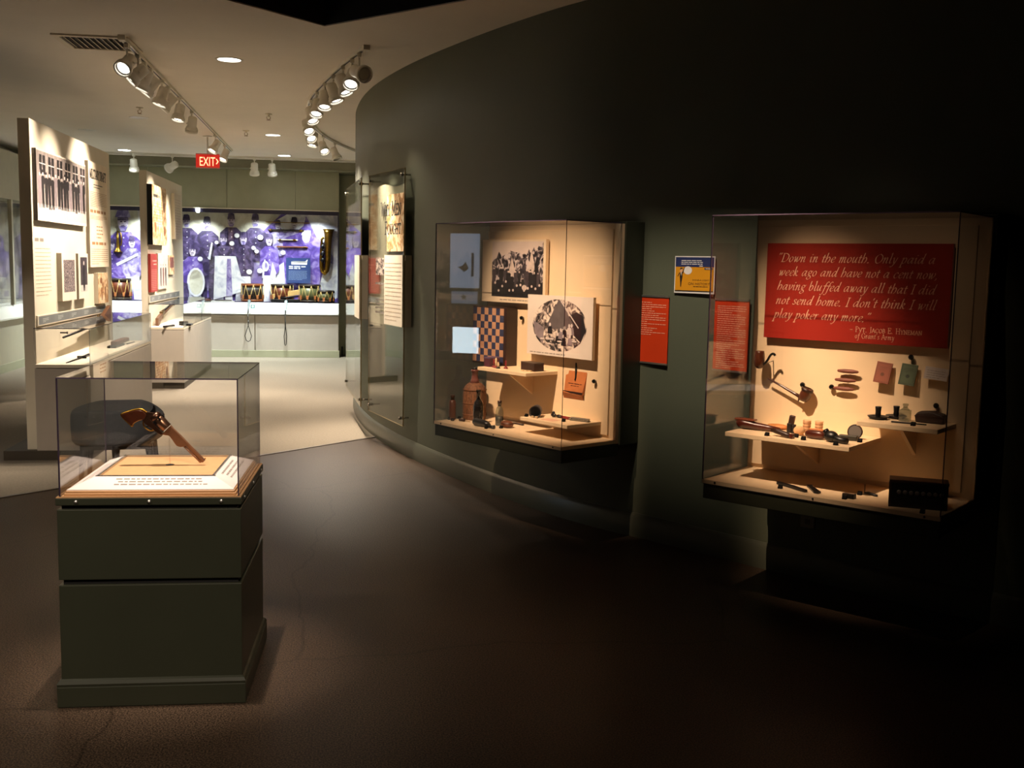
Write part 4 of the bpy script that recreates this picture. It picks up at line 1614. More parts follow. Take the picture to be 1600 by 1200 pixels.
rope_drum('rope_drum', 'low grey-green rope drum, last drum before the end of the far case', -.40, 17.53, .13, .20, M_dr3, M_hoop2, M_rope)
t = thing('instrument_case', 'open wooden instrument case with a tan tilted lid, between the drums in the far case', 'instrument case', (-1.02, 17.44, .8685), 0)
q = MB()
q.box(-.23, .20, -.05, .07, 0, .05)
q.build('tray', M_blackpl, t, bevel=.005)
q = MB()
q.box(-.21, .21, -.01, .01, .0, .085, 0, Matrix.Translation((0, .02, .085)) @ Matrix.Rotation(rad(-11), 4, 'Y'))
q.build('lid', mat('pale_wood', '#c9a468', .5, var=.12, scale=10), t, bevel=.004)
q = MB()
q.tube([(-.19, -.03, .06), (.19, -.02, .10)], .012, 10)
q.build('dark_flute', M_steel, t)


# ---- saxhorn hung on the mural
t = thing('saxhorn', 'long aged brass over-the-shoulder saxhorn hanging upright near the end of the far case', 'horn', (-.385, 17.70, 0))
q = MB()
bell = [(.03, 0, 2.045), (.028, 0, 2.0), (.025, 0, 1.9), (.02, 0, 1.7), (.015, 0, 1.5), (.0, 0, 1.39), (-.035, 0, 1.345), (-.07, 0, 1.38), (-.085, 0, 1.45), (-.09, 0, 1.6), (-.085, 0, 1.8), (-.08, 0, 1.9), (-.06, 0, 1.93), (-.045, 0, 1.90)]
q.tube(bell, [.085, .072, .06, .052, .047, .042, .04, .037, .034, .028, .022, .02, .018, .016], 16)
q.build('tubing', M_brass, t)
q = MB()
for i in range(3):
    z = 1.52 + i * .11
    q.tube([(-.062, -.05, z), (-.062, -.05, z + .07)], .022, 10)
    q.tube([(-.10, -.03, z + .03), (-.07, -.06, z + .05), (-.03, -.05, z + .03)], .008, 6)
q.build('valve', M_steel, t)
q = MB()
q.lathe([(.085, 0), (.10, .02), (.097, .022), (.082, .002)], 20, Matrix.Translation((.03, 0, 2.04)), cap=False)
q.build('bell_rim', M_brass, t)

# ---- fifes, drumsticks
for i, (xa, xb, z, r, m, lab) in enumerate((
        (-1.36, -.66, 2.155, .007, M_brass, 'thin brass rod, topmost of the four horizontal sticks on the mural'),
        (-1.33, -.75, 2.03, .016, M_dr2, 'dark ramrod-like fife with pale ends, second of the four horizontal sticks'),
        (-1.18, -.85, 1.875, .012, mat('ivory', '#cfcabc', .4), 'pale grey fife, third of the four horizontal sticks on the mural'),
        (-1.19, -.69, 1.76, .012, M_hoop, 'red-brown fife, lowest of the four horizontal sticks on the mural'))):
    t = thing('fife', lab, 'fife', (xa, 17.735, z), 0, 'fifes on the band mural')
    L = xb - xa
    q = MB(Matrix.Rotation(PI / 2, 4, 'Y'))
    q.lathe([(.0001, 0), (r * .8, 0), (r, .02), (r * .95, L * .5), (r, L - .02), (r * .8, L), (.0001, L)], 12)
    q.build('tube', m, t)
    q = MB(Matrix.Rotation(PI / 2, 4, 'Y'))
    q.lathe([(r * 1.15, L - .08), (r * 1.15, L - .03)], 12)
    q.lathe([(r * 1.15, .03), (r * 1.15, .06)], 12)
    q.build('ferrule', M_brass, t)
    q = MB()
    for f in (.25, .75):
        q.tube([(L * f, 0, -r), (L * f, .04, -r)], .004, 6)
    q.build('support_pin', M_steel, t)
t = thing('bugle', 'small aged brass bugle hanging on the mural in the gap between the display walls', 'bugle', (-3.66, 17.70, 1.62))
q = MB()
q.tube([(0, 0, .34), (0, 0, .2), (.005, 0, .08), (0, 0, .02), (0, 0, 0)], [.014, .022, .03, .05, .075], 14)
q.build('bell_tube', M_brass, t)
q = MB()
q.tube([(.0, .0, .33), (.05, 0, .30), (.06, 0, .18), (.045, 0, .10)], .012, 8)
q.build('side_tube', M_brass, t)


def draw_info(q, w, h, y):
    q.rect(0, w, 0, h, y, 0)
    q.rect(w * .22, w * .86, h * .74, h * .86, y - .0003, 1)
    q.poly([(w * .2, h * .83), (w * .86, h * .83), (w * .88, h * .95), (w * .8, h * .87), (w * .3, h * .87)], y - .0003, 1)
    greek(q, w * .12, w * .8, h * .64, h * .07, y - .0003, 1, 3)
    greek(q, w * .12, w * .58, h * .57, h * .07, y - .0003, 1, 4)
    paragraph(q, w * .1, w * .86, h * .52, h * .14, 8, y - .0003, 2, 5, .45)


def far_board(name, lab, cat, x0, x1, z0, z1, y, th, draw, mats):
    o = thing(name, lab, cat, (x0, y, z0), 0)
    q = MB()
    q.box(0, x1 - x0, -th, 0, 0, z1 - z0)
    q.build('backing_board', mats[0], o)
    q = MB()
    draw(q, x1 - x0, z1 - z0, -th - .001)
    q.build('print', mats, o, flat=True)
    return o


far_board('info_panel', 'navy blue text panel with white heading standing behind the drums', 'panel', -1.035, -.645, 1.175, 1.585, 17.66, .02, draw_info, [mat('navy_panel', '#25386a', .4), mat('white_ink', '#e8e8ec', .5), mat('pale_blue_ink', '#7f95b4', .5)])
far_board('label_card', 'small white card with a picture beside the drum in the gap between the display walls', 'card', -3.98, -3.80, .8695, 1.02, 17.52, .01, lambda q, w, h, y: (q.rect(0, w, 0, h, y, 0), q.rect(w * .1, w * .5, h * .2, h * .8, y - .0004, 1)), [M_whitelam, MU[3]])
q = MB()
q.box(-.24, .24, -.05, .05, 0, .012)
q.box(-.20, -.1, -.03, .03, .012, .03, 1)
q.box(-.05, .2, -.03, .03, .012, .028, 1)
tag(q.build('label_tray', [M_whitelam, M_dr2], None, loc=(-2.08, 17.45, .8685)), 'white tray of small dark pieces before the printed trousers in the far case', 'tray')

# label plates and audio handsets on the sloping deck


def on_deck(x, s):
    """s 0..1 up the sloping face"""
    return Vector((x, FY - .06 + .21 * s, .70 + .162 * s))


DECK_R = math.atan2(.162, .21)
for x, m1, m2, lab in ((-1.535, mat('teal_label', '#2f5a55', .4), mat('white_ink', '#e8e8ec', .5), 'small square dark teal label on the white sloping deck'), (-1.06, M_whitelam, M_greyink, 'small square white label with a grey mark on the white sloping deck')):
    o = thing('deck_label', lab, 'label', on_deck(x, .62))
    o.rotation_euler = (DECK_R, 0, 0)
    q = MB()
    q.box(-.034, .034, -.045, .045, .0, .004)
    q.build('plate', m1, o)
    q = MB()
    q.box(-.012, .012, -.014, .014, .004, .0046)
    q.box(-.004, .004, -.022, .022, .004, .0046)
    q.build('symbol', m2, o)
for i, (x, wid, lab) in enumerate(((-1.595, .052, 'grey audio handset with a wide hanging cord loop, beside the dark teal label'), (-1.02, .02, 'pale audio handset with a narrow hanging cord loop, beside the white label'))):
    o = thing('audio_handset', lab, 'handset', (x, 0, 0), 0, 'audio handsets on the far case')
    q = MB()
    a = on_deck(0, .98) + Vector((0, -.01, .02))
    c = on_deck(0, .15) + Vector((0, -.02, .02))
    q.tube([a, a * .7 + c * .3, a * .35 + c * .65, c], [.022, .018, .014, .012], 10)
    q.blob(a + Vector((0, -.008, 0)), (.026, .02, .03))
    q.build('receiver', mat('handset_grey', '#6d7a7e', .4) if i == 0 else mat('handset_pale', '#9fb4b6', .4), o)
    q = MB()
    q.tube([c, c + Vector((0, -.03, -.03)), c + Vector((0, -.035, -.05))], [.013, .012, .008], 8)
    q.build('socket', M_blackpl, o)
    q = MB()
    top = c + Vector((0, -.035, -.05))
    pts = [top, top + Vector((0, -.003, -.10)), top + Vector((0, -.003, -.19)), top + Vector((-wid * .5, -.003, -.27)), top + Vector((-wid, -.003, -.35)), top + Vector((-wid * .6, -.003, -.42 - .06 * i)), top + Vector((0, -.003, -.44 - .06 * i)),
           top + Vector((wid * .6, -.003, -.42 - .06 * i)), top + Vector((wid, -.003, -.35)), top + Vector((wid * .5, -.003, -.27)), top + Vector((.004, -.003, -.19)), top + Vector((.004, -.003, -.1))]
    q.tube(pts, .0065, 6)
    q.build('cord', M_blackpl, o)
    q = MB()
    q.tube([(-.03, c.y - .02, .70), (-.03, c.y - .01, .735)], .004, 6)
    q.tube([(.03, c.y - .02, .70), (.03, c.y - .01, .735)], .004, 6)
    q.build('cradle', M_alu, o)
q = MB()
q.box(-.03, .03, -.03, .03, 0, .012)
q.tube([(0, 0, .01), (0, .01, .16)], .016, 8)
tag(q.build('door_stop', M_blackpl, None, loc=(-.13, 17.45, 0)), 'small black floor piece in the dark corner at the end of the far case', 'door stop')

# ---- EXIT sign
ex = thing('exit_sign', 'lit red EXIT sign with a chevron hanging from the gallery ceiling', 'exit sign', (-1.784, 14.0, 2.685))
q = MB()
q.box(-.145, .145, -.012, .012, 0, .165)
q.build('sign_plate', mat('exit_red', '#c4362f', .35, emit='#d8281f', estr=.55), ex, bevel=.003)
M_exl = mat_lamp('exit_letters', (1.0, .38, .18), 2.6)
q = MB()
sans(q, 'EXIT', -.105, .026, .158, -.0135, 0, width=.19)
q.poly([(.10, .115), (.112, .115), (.134, .082), (.112, .05), (.10, .05), (.120, .082)], -.0135, 0)
q.build('lettering', M_exl, ex, flat=True)
q = MB()
q.box(-.145, .145, -.016, .016, .165, .178)
q.build('edge_rail', mat('exit_rail', '#d88a80', .3), ex)
q = MB()
q.box(-.145, .145, -.0165, .0165, -.004, .006)
q.build('edge_rail', mat('exit_rail', '#d88a80', .3), ex)
q = MB()
q.tube([(0, 0, .175), (0, 0, CEIL - 2.685)], .01, 8)
q.lathe([(.0001, CEIL - 2.685 - .012), (.05, CEIL - 2.685 - .012), (.06, CEIL - 2.685), (.0001, CEIL - 2.685)], 16)
q.build('hanger', M_white, ex)

# ---- built-in case along the side wall of the gallery (seen in the gap beside the first display wall)
lc = thing('built_in_case', 'built-in case with a grey photo mural, glimpsed past the edge of the first display wall', 'display case', (-4.5, 11.0, 0), PI / 2)
LL = 6.1
q = MB()
q.box(0, LL, -.01, .08, 0, .11)
q.build('base', M_sage, lc)
q = MB()
q.box(0, LL, 0, .39, .11, .70)
q.build('carcass', M_greige, lc)
q = MB()
q.prism([(-.05, .69), (-.05, .71), (.13, .86), (.39, .86), (.39, .69)], lambda p, r, h: (h, p, r), 0, LL)
q.build('label_deck', M_whitelam, lc)
q = MB()
q.box(0, LL, .10, .39, 2.30, 2.95)
q.build('header_panel', M_greige, lc)
q = MB()
for x in (0, 1.5, 3.0, 4.5, LL - .06):
    q.box(x, x + .06, .09, .14, .86, 2.30)
q.build('mullion', M_greige, lc)
q = MB()
q.box(0, LL, .375, .39, .86, 2.30)
q.build('grey_mural', mat_print('grey_mural', [(.36, '#5d584e'), (.5, '#8f897a'), (.62, '#b5ae9c')], 2.5, 5, .8), lc)
pane('glass_pane', .06, LL - .06, .11, .116, .86, 2.30, lc, 'y', mat_glass('case_glass', (.98, .98, .98), .025))
spot((-3.9, 14.2, CEIL - .05), (-4.75, 14.0, 1.0), 60, WARM, 70, .9)
q = MB()
q.box(0, .25, 0, .03, 0, .35)
tag(q.build('framed_print', mat_print('tan_print', [(.4, '#8a7550'), (.6, '#c9b083')], 8), None, loc=(-4.845, 14.0, 1.35), rotz=PI / 2), 'small tan print inside the glimpsed side-wall case', 'print')

# ---- things on the side wall of the dark hall, seen mirrored in the first wall case
t = thing('video_screen', 'small bright video screen on the side wall, mirrored in the checkerboard case', 'screen', (-4.899, 8.14, .50), PI / 2)
q = MB()
q.box(0, .36, -.05, 0, 0, .34)
q.build('housing', M_blackpl, t, bevel=.006)
q = MB()
q.box(.02, .34, -.052, -.0495, .02, .32)
q.build('display', mat_lamp('screen_glow', (.75, .92, 1.0), 9.0), t)
t = thing('backlit_panel', 'pale blue backlit panel with a dark drawing, mirrored in the checkerboard case', 'panel', (-4.899, 8.14, 1.05), PI / 2)
q = MB()
q.box(0, .42, -.03, 0, 0, .88)
q.build('frame', M_greige, t, bevel=.003)
q = MB()
q.box(.03, .39, -.032, -.029, .22, .84)
q.build('light_face', mat_lamp('panel_glow', (.55, .72, 1.0), 1.6), t)
q = MB()
q.rect(.05, .37, .04, .18, -.0315, 0)
q.poly([(.18, .08), (.20, .11), (.17, .13), (.21, .13), (.22, .16), (.235, .13), (.26, .125), (.235, .105), (.24, .08), (.215, .095)], -.0322, 1)
q.poly([(.16, .44), (.20, .52), (.24, .47), (.30, .46), (.25, .43), (.22, .40)], -.0328, 1)
q.rect(.10, .13, .35, .62, -.0328, 1)
q.build('drawing', [mat_lamp('panel_glow_low', (.55, .72, 1.0), .8), M_greyink], t, flat=True)
q = MB()
q.box(0, .3, -.02, 0, 0, .34)
tag(q.build('red_banner', mat('banner_red', '#b5462e', .5), None, loc=(-4.899, 7.05, 1.72), rotz=PI / 2), 'red banner on the side wall, mirrored high in the checkerboard case', 'banner')
spot((-3.9, 7.2, 4.3), (-4.88, 7.2, 1.9), 260, WARM, 26, .8)

# ------------------------------------------------------------------ two glass wall cases on the green wall
CZ = .575
CASES = {
    'a': (Vector((.871, 6.715, 0)), rad(-58.449), 1.164, .415),
    'b': (Vector((1.952, 4.940, 0)), rad(-48.048), 1.080, .445)}


def at(c, u, n, z):
    o, th, w, d = CASES[c]
    return o + Vector((math.cos(th) * u + math.sin(th) * n, math.sin(th) * u - math.cos(th) * n, z))


def ang(c, extra=0.0):
    return CASES[c][1] + rad(extra)


M_caseglass = mat_glass('case_acrylic', (.97, .97, .97), .045)


def wall_showcase_box(c, lab):
    o, th, w, d = CASES[c]
    t = thing('wall_display_case', lab, 'display case', (o.x, o.y, 0), th)
    q = MB()
    q.box(-.005, w + .012, .022, .30, .545, 1.80)
    q.build('wall_box', M_greenbox, t, bevel=.004)
    q = MB()
    q.box(0, w, 0, .022, CZ - .02, 1.785)
    q.build('back_panel', M_case, t)
    q = MB()
    q.box(.012, w - .055, -.014, 0, CZ + .022, 1.755)
    q.build('inset_panel', M_case, t, bevel=.002)
    q = MB()
    q.box(0, w, -d, 0, CZ - .018, CZ)
    q.build('base_plate', M_case, t)
    q = MB()
    q.box(.003, w - .003, -d + .003, .0215, .485, CZ - .018)
    q.build('skirt', M_greenbox, t, bevel=.003)
    for f in (.06, .5, .94):
        q = MB(Matrix.Translation((w * f, -d, CZ - .009)) @ Matrix.Rotation(PI / 2, 4, 'X'))
        q.lathe([(.0001, .004), (.004, .003), (.005, 0)], 10)
        q.build('screw', M_blackpl, t)
    g = .005
    z1 = 1.785
    pane('glass_pane', 0, w, -d - g, -d - .0005, CZ - .018, z1, t, 'y', M_caseglass)
    pane('glass_pane', 0, g, -d, 0, CZ + .0005, z1, t, 'x', M_caseglass)
    pane('glass_pane', w - g, w, -d, 0, CZ + .0005, z1, t, 'x', M_caseglass)
    pane('glass_pane', 0, w, -d - g, 0, z1, z1 + g, t, 'z', M_caseglass)
    return t


wall_showcase_box('a', 'glass-fronted wall case with the checkerboard and round tent picture, on the curved green wall')
wall_showcase_box('b', 'glass-fronted wall case with the red quotation panel and smoking pipes, on the green wall')


def case_quad(c):
    w, d = CASES[c][2], CASES[c][3]
    return [at(c, .0, .0, 1.74), at(c, w, .0, 1.74), at(c, w, d, CZ), at(c, 0, d, CZ)]


framing_spot('spotlight with added shutters aimed at the checkerboard case', at('a', 1.25, 2.6, 4.25), case_quad('a'), 1900, WARMER, size=24, radius=.012)
framing_spot('spotlight with added shutters aimed at the red panel case', at('b', -.15, 2.6, 4.25), [at('b', .0, .0, 1.70), at('b', .50, .0, 1.60), at('b', .95, .445, CZ), at('b', 0, .445, CZ)], 2300, WARMER, size=19, radius=.024)
framing_spot('second spotlight with added shutters aimed at the red panel case', at('b', .9, 2.2, 4.25), case_quad('b'), 60, WARMER, radius=.014)
framing_spot('spotlight with added shutters high before the yellow poster', (.75, 4.55, 4.3), [(1.60, 5.86, 1.68), (2.1, 5.14, 1.68), (2.1, 5.14, .5), (1.60, 5.86, .5)], 700, WARM, radius=.012)


def item(c, name, lab, cat, u, n, z, turn=0.0, group=None):
    return thing(name, lab, cat, at(c, u, n, z), ang(c, turn), group)


def shelf(c, lab, u0, u1, dep, ztop, rot=0):
    t = item(c, 'bracket_shelf', lab, 'shelf', u0, .0145, ztop, rot, 'cream shelves inside the wall cases')
    q = MB()
    q.box(0, u1 - u0, -dep, 0, -.02, 0)
    q.build('shelf_board', M_case, t, bevel=.0015)
    q = MB()
    m = (u1 - u0) * .5
    q.prism([(0, -.02), (-dep * .8, -.02), (0, -.16)] if ztop > .75 else [(0, -.02), (-dep * .8, -.02), (0, -.06)], lambda p, r, h: (h, p, r), m - .008, m + .008)
    q.build('bracket', M_case, t)
    return t


shelf('a', 'cream shelf below the checkerboard, carrying small turned game pieces', .235, .685, .25, .925)
shelf('a', 'low cream shelf under the tent picture, near the front corner of the checkerboard case', .66, 1.06, .265, .67)
shelf('b', 'wide cream shelf with carved pipes and cups below the two hanging pipes', .075, .665, .37, .80)
shelf('b', 'short cream shelf with candle holders and a glass bottle under the green booklet', .645, .99, .25, .90)


def flat_panel(c, name, lab, cat, u, z, w, h, t0, th, draw, mats, edge):
    o = thing(name, lab, cat, at(c, u, .0145 + t0, z), ang(c))
    q = MB()
    q.box(0, w, -th, 0, 0, h)
    q.build('backing_board', edge, o)
    q = MB()
    draw(q, w, h, -th - .0008)
    q.build('print', mats, o, flat=True)
    if t0 > .004:
        q = MB()
        for x in (w * .2, w * .8):
            q.box(x - .02, x + .02, 0, t0, h * .3, h * .7)
        q.build('spacer', edge, o)
    return o


# --- first case: pictures
def draw_camp(q, w, h, y):
    q.rect(0, w, 0, h, y, 0)
    x0, x1, z0, z1 = w * .165, w * .965, h * .09, h * .97
    W, H = x1 - x0, z1 - z0
    q.rect(x0, x1, z0, z1, y - .0003, 4)
    rnd = random.Random(12)
    pts = [(x0, z0 + H * .62)]
    for i in range(1, 22):
        pts.append((x0 + W * i / 22, z0 + H * (.80 + rnd.uniform(-.06, .06) + .14 * max(0, i - 15) / 7 - (.12 if i < 3 else 0))))
    pts += [(x1, z0 + H * .99), (x1, z0), (x0, z0)]
    q.poly(pts, y - .0005, 1)
    q.rect(x0, x1, z0, z0 + H * .28, y - .0007, 2)
    q.poly([(x0 + W * .76, z0 + H * .14), (x0 + W * .87, z0 + H * .72), (x1, z0 + H * .12)], y - .0009, 2)
    q.poly([(x0 + W * .32, z0 + H * .35), (x0 + W * .40, z0 + H * .72), (x0 + W * .5, z0 + H * .36)], y - .0009, 5)
    q.poly([(x0 + W * .70, z0 + H * .35), (x0 + W * .78, z0 + H * .88), (x0 + W * .85, z0 + H * .5)], y - .0009, 5)
    for i in range(13):
        xx = x0 + W * (.05 + .072 * i)
        k = rnd.uniform(.26, .42)
        zz = z0 + H * rnd.uniform(.07, .25)
        man(q, xx, zz, H * k, y - .0012 - .0002 * i, 2 + (i % 3 == 0) * 1, 5, rnd, i % 2 == 0)
        q.ell(xx + W * .03, zz + H * .03, W * .02, H * .025, y - .004, 5, 7)
    q.ell(x0 + W * .66, z0 + H * .18, W * .05, H * .05, y - .0042, 5, 9)
    greek(q, w * .3, w * .9, h * .035, h * .03, y - .0003, 6, 3)


TM = [mat('print_margin_warm', '#d8c3a6', .5), M_ph_camp, M_tone[0], M_tone[1], mat('print_sky', '#c9b7ad', .5), mat('print_light', '#c2b0a6', .5, var=.2, scale=30), M_greyink]
flat_panel('a', 'photograph_board', 'square photograph of a camp scene before trees, above the checkerboard', 'photograph', -.004, 1.315, .60, .385, .012, .022, draw_camp, TM, M_case)


def draw_tent(q, w, h, y):
    q.rect(0, w, 0, h, y, 0)
    cx, cz, r = w * .50, h * .515, h * .425
    RX = .232
    q.ell(cx, cz, RX, .152, y - .0003, 1, 40)
    q.poly([(cx - RX * .45, cz + .0), (cx - .01, cz + .145), (cx + .01, cz + .145), (cx + RX * .55, cz + .005), (cx + RX * .3, cz - .02), (cx - RX * .3, cz - .02)], y - .0006, 2)
    q.poly([(cx + RX * .3, cz + .05), (cx + RX * .62, cz + .085), (cx + RX * .86, cz + .065), (cx + RX * .97, cz - .02), (cx + RX * .8, cz - .09), (cx + RX * .4, cz - .03)], y - .0005, 3)
    q.poly([(cx - RX * .97, cz + .02), (cx - RX * .9, cz - .06), (cx - RX * .6, cz - .11), (cx - RX * .55, cz - .02)], y - .0005, 5)
    q.poly([(cx + .008, cz + .142), (cx + RX * .7, cz - .01), (cx + RX * .72, cz - .004), (cx + .014, cz + .146)], y - .0008, 4)
    rnd = random.Random(5)
    for i in range(13):
        a = rnd.uniform(-.75, .78)
        xx, zz = cx + RX * a, cz - .075 + rnd.uniform(-.03, .05)
        if ((xx - cx) / RX) ** 2 + ((zz - cz) / .152) ** 2 > .55:
            continue
        q.poly([(xx - .022, zz - .018), (xx + .022, zz - .02), (xx + .016, zz + .02), (xx, zz + .026), (xx - .014, zz + .02)], y - .001 - .0002 * i, (3, 5, 4)[i % 3])
        q.ell(xx, zz + .034, .009, .011, y - .0011 - .0002 * i, 4, 8)
    for k in range(6):
        q.ell(cx + rnd.uniform(-.14, .14), cz - .11 + rnd.uniform(-.01, .03), .022, .006, y - .0038, 4, 8)
    greek(q, w * .05, w * .6, h * .03, h * .03, y - .0003, 6, 7)


flat_panel('a', 'photograph_board', 'white board with a round picture of soldiers before a tent', 'photograph', .462, 1.018, .56, .355, .03, .020, draw_tent,
           [mat('print_margin_white', '#d9ccc0', .5), M_ph_tent, mat('tent_grey', '#5b5253', .5, var=.2, scale=20), M_tone[0], M_tone[3], M_tone[2], M_greyink], M_case)

# --- checkerboard leaning above its shelf
t = item('a', 'checkerboard', 'blue and tan checkerboard standing upright with a dark wooden edge', 'game board', -.022, .02, .9255)
q = MB()
q.box(0, .335, -.085, 0, 0, .36)
q.build('board_box', M_darkbrown, t, bevel=.002)
q = MB()
for i in range(8):
    for j in range(8):
        q.rect(.006 + i * .0378, .006 + (i + 1) * .0378, .012 + j * .0425, .012 + (j + 1) * .0425, -.0858, (i + j) % 2)
q.build('squares', [mat('checker_tan', '#b98a68', .5, var=.1, scale=30), mat('checker_blue', '#2c3352', .5, var=.15, scale=30)], t, flat=True)


def turned(c, name, lab, cat, u, n, z, prof, m, group=None, seg=16, turn=0):
    t = item(c, name, lab, cat, u, n, z, turn, group)
    return t, (lambda nm, pr, mm, T=None: _lathe_part(t, nm, pr, mm, seg, T))


def _lathe_part(t, nm, pr, mm, seg, T=None):
    q = MB()
    q.lathe(pr, seg, T)
    return q.build(nm, mm, t)


M_red = mat('red_stain', '#7a1f22', .4, var=.2, scale=40)
M_bone = mat('old_bone', '#cdb48c', .45, var=.1, scale=40)
for u, n, hgt, m, m2, lab in ((.315, .20, .05, M_red, M_red, 'red turned game piece before the checkerboard, beside the tall pale one'), (.352, .215, .062, M_bone, M_red, 'tall pale turned game piece standing before the checkerboard'),
                              (.385, .225, .038, M_bone, M_blackpl, 'short game piece with a black foot on the shelf before the checkerboard'), (.415, .19, .05, M_red, M_red, 'red turned game piece at the outer edge of the checkerboard')):
    t = item('a', 'game_piece', lab, 'game piece', u, n, .9255, 0, 'turned game pieces')
    _lathe_part(t, 'foot', [(.0001, 0), (.013, 0), (.013, .006), (.006, .012)], m2, 16)
    _lathe_part(t, 'body', [(.006, .012), (.0045, hgt * .4), (.008, hgt * .62), (.0045, hgt * .7), (.007, hgt * .85), (.003, hgt * .97), (.0001, hgt)], m, 16)
t = item('a', 'game_box', 'maroon box at the shaded end of the shelf below the checkerboard', 'box', .235, .165, .9255)
q = MB()
q.box(0, .055, -.05, .03, 0, .05)
q.build('body', mat('maroon_card', '#4a2030', .5, var=.1), t, bevel=.002)
q = MB()
q.box(-.002, .057, -.052, .032, .05, .058)
q.build('lid', mat('purple_card', '#5a4560', .5, var=.1), t)
t = item('a', 'long_box', 'dark long wooden box on the shelf beside the checkerboard', 'box', .505, .11, .9255, -8)
q = MB()
q.box(0, .145, -.035, .035, 0, .042)
q.build('body', M_darkbrown, t, bevel=.002)
q = MB()
q.box(-.001, .146, -.036, .036, .042, .050)
q.build('lid', mat('box_lid_brown', '#3a2a22', .4, var=.2), t, bevel=.002)
q = MB()
for i in range(3):
    q.box(i * .026, i * .026 + .023, -.008, .006, 0, .007, 0, Matrix.Rotation(rad(6 * i), 4, 'Z'))
    q.box(i * .026 + .011, i * .026 + .0122, -.008, .006, .007, .0075, 1, Matrix.Rotation(rad(6 * i), 4, 'Z'))
tag(q.build('domino_tiles', [M_bone, M_ink], None, loc=at('a', .56, .185, .9255), rotz=ang('a', -5)), 'short strip of pale tiles lying before the dark long box', 'domino')

# --- bottles and small pieces on the first case's base
t = item('a', 'wicker_demijohn', 'large wicker-covered bottle with a bare neck, biggest bottle in the checkerboard case', 'bottle', .085, .165, CZ)
q = MB()
q.lathe([(.0001, 0), (.066, 0), (.072, .008), (.074, .05), (.074, .17), (.066, .205), (.05, .222), (.036, .232)], 32)
q.build('wicker_cover', mat('wicker_weave', '#6b4429', .7, var=.45, scale=90, stretch=(1, 1, .35), bump=.6, bscale=160), t)
q = MB()
q.lathe([(.036, .228), (.025, .25), (.021, .27), (.020, .30), (.024, .302), (.024, .314), (.017, .315)], 24)
q.build('neck', mat('neck_glass', '#6a4038', .2, var=.15), t)
q = MB()
q.lathe([(.016, .31), (.017, .328), (.0001, .328)], 14)
q.build('stopper', M_blackpl, t)
q = MB()
for z in (.03, .10, .185):
    q.lathe([(.0745, z), (.0775, z + .004), (.0745, z + .008)], 32, cap=False)
q.build('weave_band', mat('wicker_band', '#6a4022', .7, var=.2), t)
t = item('a', 'stoneware_bottle', 'slim brown stoneware bottle standing first on the base of the checkerboard case', 'bottle', .02, .29, CZ)
_lathe_part(t, 'body', [(.0001, 0), (.021, 0), (.0225, .004), (.0225, .105), (.018, .118), (.0125, .124)], mat('stoneware_brown', '#55301f', .45, var=.15, scale=30), 20)
_lathe_part(t, 'neck', [(.0125, .124), (.0125, .142), (.0145, .144), (.0145, .155), (.010, .156), (.0001, .150)], mat('stoneware_dark', '#3a2418', .45, var=.1), 20)
t = item('a', 'dark_glass_bottle', 'near-black glass bottle in front of the wicker-covered bottle', 'bottle', .275, .285, CZ)
_lathe_part(t, 'body', [(.0001, 0), (.029, 0), (.031, .005), (.031, .115), (.024, .14), (.0135, .155)], mat('black_glass', (.006, .005, .004, 1), .06, var=.05, coat=.5), 24)
_lathe_part(t, 'neck', [(.0135, .155), (.0125, .20), (.015, .202), (.015, .212), (.010, .213), (.0001, .205)], mat('black_glass', (.006, .005, .004, 1), .06), 20)
t = item('a', 'clear_bottle', 'clear glass bottle with a dark stopper and dark contents below', 'bottle', .375, .20, CZ)
_lathe_part(t, 'glass_body', [(.0001, 0), (.023, 0), (.025, .003), (.025, .085), (.020, .105), (.011, .118), (.011, .130), (.014, .131), (.014, .137)], mat_glass('bottle_glass', (.72, .74, .68), .10, 0.02, .08, (.45, .48, .42)), 22)
_lathe_part(t, 'contents', [(.0001, .003), (.0235, .003), (.0235, .055), (.0001, .056)], mat('dark_contents', '#26211d', .5, var=.2), 22)
_lathe_part(t, 'stopper', [(.0001, .118), (.0095, .118), (.0095, .138), (.013, .139), (.013, .152), (.0001, .153)], M_darkbrown, 16)
t = item('a', 'leather_roll', 'rolled black leather kit lying before the near-black bottle', 'leather roll', .375, .32, CZ, 4)
q = MB()
q.tube([(-.085, 0, .022), (-.07, 0, .024), (.02, 0, .021), (.05, -.004, .016)], [.018, .024, .021, .014], 14)
q.build('roll', M_blackpl, t)
q = MB()
q.tube([(.045, -.004, .012), (.075, -.008, .011), (.095, -.002, .011)], [.010, .009, .013], 10)
q.build('strap_end', M_steel, t)
t = item('a', 'coin_purse', 'round brown leather purse lying in front of the clear bottle', 'purse', .465, .215, CZ)
q = MB()
q.blob((0, 0, .021), (.043, .034, .021), 20, 10, 0, None, .85)
q.build('pouch_body', M_brown, t)
q = MB()
q.tube([(.042 * math.cos(a), .033 * math.sin(a), .027) for a in [i * PI / 10 for i in range(21)]], .0025, 6)
q.build('seam', M_darkbrown, t)
q = MB()
q.tube([(0, 0, .005), (.12, .03, .006)], [.0045, .0055], 8)
tag(q.build('drumstick', M_darkbrown, None, loc=at('a', .34, .09, CZ + .0005), rotz=ang('a', -10)), 'thin dark stick lying behind the clear bottle and the leather purse', 'stick')
t = item('a', 'dice_cup', 'grey leather dice cup lying on its side at the inner end of the low shelf', 'cup', .715, .205, .6705 + .034, 0)
R_ = Matrix.Rotation(rad(40), 4, 'Z') @ Matrix.Rotation(rad(92), 4, 'X')
q = MB(R_)
q.lathe([(.0001, -.045), (.029, -.045), (.031, -.04), (.034, .04), (.031, .042), (.028, -.03), (.0001, -.03)], 24)
